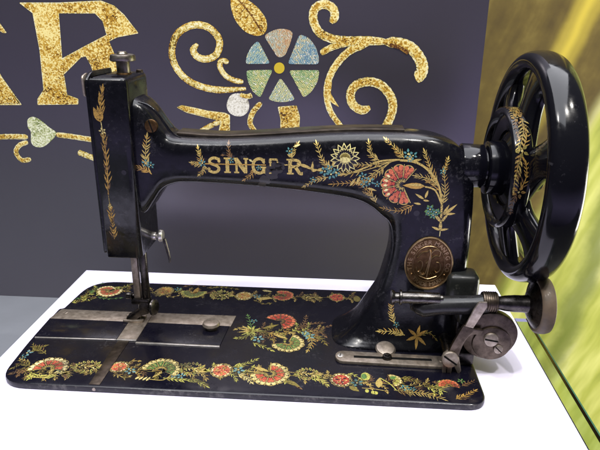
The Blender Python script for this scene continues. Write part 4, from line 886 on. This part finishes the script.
for k in range(6):                          # six curved spokes
    a = 2*PI*k/6+0.12; bm = bmesh.new(); rg = []
    for t in range(13):
        s_ = t/12; r = 3.3+4.4*s_; x = 39.45+0.95*s_; aa = a+0.22*s_+0.10*math.sin(PI*s_)
        w = 1.35+1.0*abs(2*s_-1)**2.2; th = 0.70
        d = Vector((0, -math.cos(aa), math.sin(aa))); tg = Vector((0, math.sin(aa), math.cos(aa))); c = Vector((x, 10, 15.2))+d*r
        rg.append([bm.verts.new(c+tg*w*math.copysign(abs(math.cos(q))**.8, math.cos(q))+Vector((th, 0, 0))*math.copysign(abs(math.sin(q))**.8, math.sin(q))) for q in [2*PI*j/16 for j in range(16)]])
    for A, B in zip(rg, rg[1:]):
        for j in range(16): bm.faces.new([A[j], A[(j+1) % 16], B[(j+1) % 16], B[j]])
    bm.faces.new(rg[0][::-1]); bm.faces.new(rg[-1]); bmesh.ops.recalc_face_normals(bm, faces=bm.faces[:]); obj('spoke', bm, M['wheel'], hw, angle=60)
bm = bmesh.new(); cyl(bm, (41.5, 10, 15.2), (42.3, 10, 15.2), 1.2, 1.1, 0.12); obj('clutch_nut', bm, M['dark'], hw)

# ---- bobbin winder low on the pillar
bw = empty('bobbin_winder', (36, 6, 3), parent=ma); WY = 5.0
bm = bmesh.new(); cyl(bm, (29.95, WY, 5.92), (30.25, WY, 5.92), 0.62, 0.55, 0.08); cyl(bm, (30.2, WY, 5.92), (30.6, WY, 5.92), 0.42); cyl(bm, (30.6, WY, 5.95), (30.78, WY, 5.95), 0.6, 0.6, 0.05); cyl(bm, (30.75, WY, 5.95), (33.7, WY, 5.95), 0.46, 0.46, 0.05); cyl(bm, (33.7, WY, 5.95), (33.95, WY, 5.95), 0.3)
obj('spool_spindle', bm, metal('gunmetal', (0.04, 0.037, 0.035), (0.16, 0.15, 0.14), (0.22, 0.36), 2, (1, 3, 3)), bw)
bm = bmesh.new(); tube(bm, crspline([(31.8, 5.6, 5.0), (32.4, 5.35, 4.95), (33.2, 5.2, 5.15), (34.2, 5.1, 5.35), (36.4, 5.0, 5.55), (37.4, 5.0, 5.75)], 5), [0.3+0.45*min(1, k/6) for k in range(26)], 20)
box(bm, 31.6, 33.0, 5.4, 8.1, 4.5, 5.2, 0.2)
obj('winder_arm', bm, enamel('winder_enamel', (0.012, 0.012, 0.013), (0.07, 0.065, 0.055), (0.2, 0.35), 0.6), bw)
bm = bmesh.new(); box(bm, 34.7, 37.3, 7.2, 9.4, 3.4, 6.9, 0.55, 5); box(bm, 35.3, 37.0, 5.2, 7.5, 3.6, 5.0, 0.3, 3); obj('bracket', bm, enamel('bracket_enamel', (0.014, 0.015, 0.014), (0.06, 0.06, 0.05), (0.25, 0.4), 0.6), bw)
bm = bmesh.new(); cyl(bm, (36.9, WY, 5.85), (38.05, WY, 5.82), 0.78, 0.78, 0.06)
for k in range(6): lathe(bm, [(0.78, 37.02+k*.17), (0.83, 37.07+k*.17), (0.83, 37.11+k*.17), (0.78, 37.15+k*.17)], (0, WY, 5.83), (1, 0, 0), 32)
obj('worm', bm, M['dark'], bw)
bm = bmesh.new(); lathe(bm, [(0, 38.0), (0.55, 38.0), (0.52, 38.3), (0.6, 38.7), (0.66, 39.4), (0.66, 40.0), (0.75, 40.5), (0.75, 41.0), (0, 41.0)], (0, WY, 5.78), (1, 0, 0.0), 32); obj('spindle', bm, M['blacksteel'], bw)
bm = bmesh.new(); lathe(bm, [(0, 40.35), (0.8, 40.35), (1.2, 40.5), (1.6, 40.75), (1.86, 40.9), (1.9, 41.4), (1.86, 41.75), (0, 41.75)], (0, WY, 5.74), (1, 0, 0), 64); pul = obj('pulley', bm, M['blacksteel'], bw)
bm = bmesh.new(); lathe(bm, [(1.8, 40.88), (2.0, 40.84), (2.14, 40.95), (2.2, 41.2), (2.2, 41.55), (2.12, 41.8), (1.95, 41.9), (1.8, 41.85)], (0, WY, 5.74), (1, 0, 0), 64, close=True); obj('rubber_ring', bm, M['rubber'], bw)
# heart cam: large disc with a smaller raised disc, two screws
DX, DZ, DY = 37.75, 3.05, 4.4
bm = bmesh.new(); bd = [(DX-.05+2.12*math.cos(a)*(1+0.03*math.sin(2*a)), DZ+.1+2.02*math.sin(a)) for a in [2*PI*k/64 for k in range(64)]]; prism(bm, bd, 'y', DY, DY+0.85, 0.08); obj('winder_disc', bm, M['dark'], bw)
bm = bmesh.new(); prism(bm, [(DX+.12+1.5*math.cos(2*PI*k/48), DZ-.42+1.42*math.sin(2*PI*k/48)) for k in range(48)], 'y', DY-.22, DY+.02, 0.06); obj('heart_cam', bm, M['dark'], bw)
screw('cam_screw', (DX-.02, DY-.2, DZ+.0), (0, -1, 0.1), 0.56, 0.3, bw, M['steel'], 2.2)
screw('cam_screw', (DX+.62, DY-.2, DZ-.82), (0, -1, 0.1), 0.36, 0.24, bw, M['steel'], 1.6)
# thread lever: bright upper blade, bent plate, forked foot with a screw
bm = bmesh.new(); LY = 3.9
def X4(*a): return [onY(x, y, LY) for x, y in a]
prism(bm, X4((465, 326), (474, 309), (479, 302), (487, 302), (487, 307), (481, 316), (473, 328)), 'y', LY-.08, LY+.12, 0.04); obj('lever_blade', bm, M['steel'], bw)
bm = bmesh.new(); prism(bm, roundpoly(X4((464, 325), (474, 329), (484, 330), (481, 335), (472, 334.5), (468, 337), (463, 345), (460, 352), (456, 364), (447, 364), (446, 358), (453, 343)), 0.15, 3), 'y', LY-.02, LY+.3, 0.05); obj('lever_plate', bm, M['dark'], bw)
bm = bmesh.new()
for pts in (((443, 354), (448, 350), (447, 362), (445, 377), (442, 377)), ((446, 362), (453, 362), (452, 368), (450, 379), (447, 378), (447, 367)), ((453, 353), (459, 357), (461, 371), (458, 374), (454, 366))):
    prism(bm, roundpoly([onY(x, y, LY+.1) for x, y in pts], 0.08, 3), 'y', LY+.05, LY+.25, 0.04)
obj('lever_fork', bm, M['steel'], bw)
sc = X4((449.5, 358.3))[0]; screw('lever_screw', (sc[0], LY-.05, sc[1]), (0, -1, 0.12), 0.66, 0.34, bw, M['steel'], 1.75)
bm = bmesh.new(); cyl(bm, (sc[0], LY, sc[1]), (sc[0], LY+2.8, sc[1]+.3), 0.4); box(bm, 35.0, 36.9, 5.0, 7.6, 0.02, 1.2, 0.2); cyl(bm, (DX, DY+.8, DZ), (DX-.6, DY+2.2, DZ+.2), 0.6); box(bm, 35.4, 37.3, 5.9, 7.9, 1.2, 4.2, 0.25); obj('winder_post', bm, M['blacksteel'], bw)

for o in list(bpy.data.objects):
    if 'origin' in o: del o['origin']
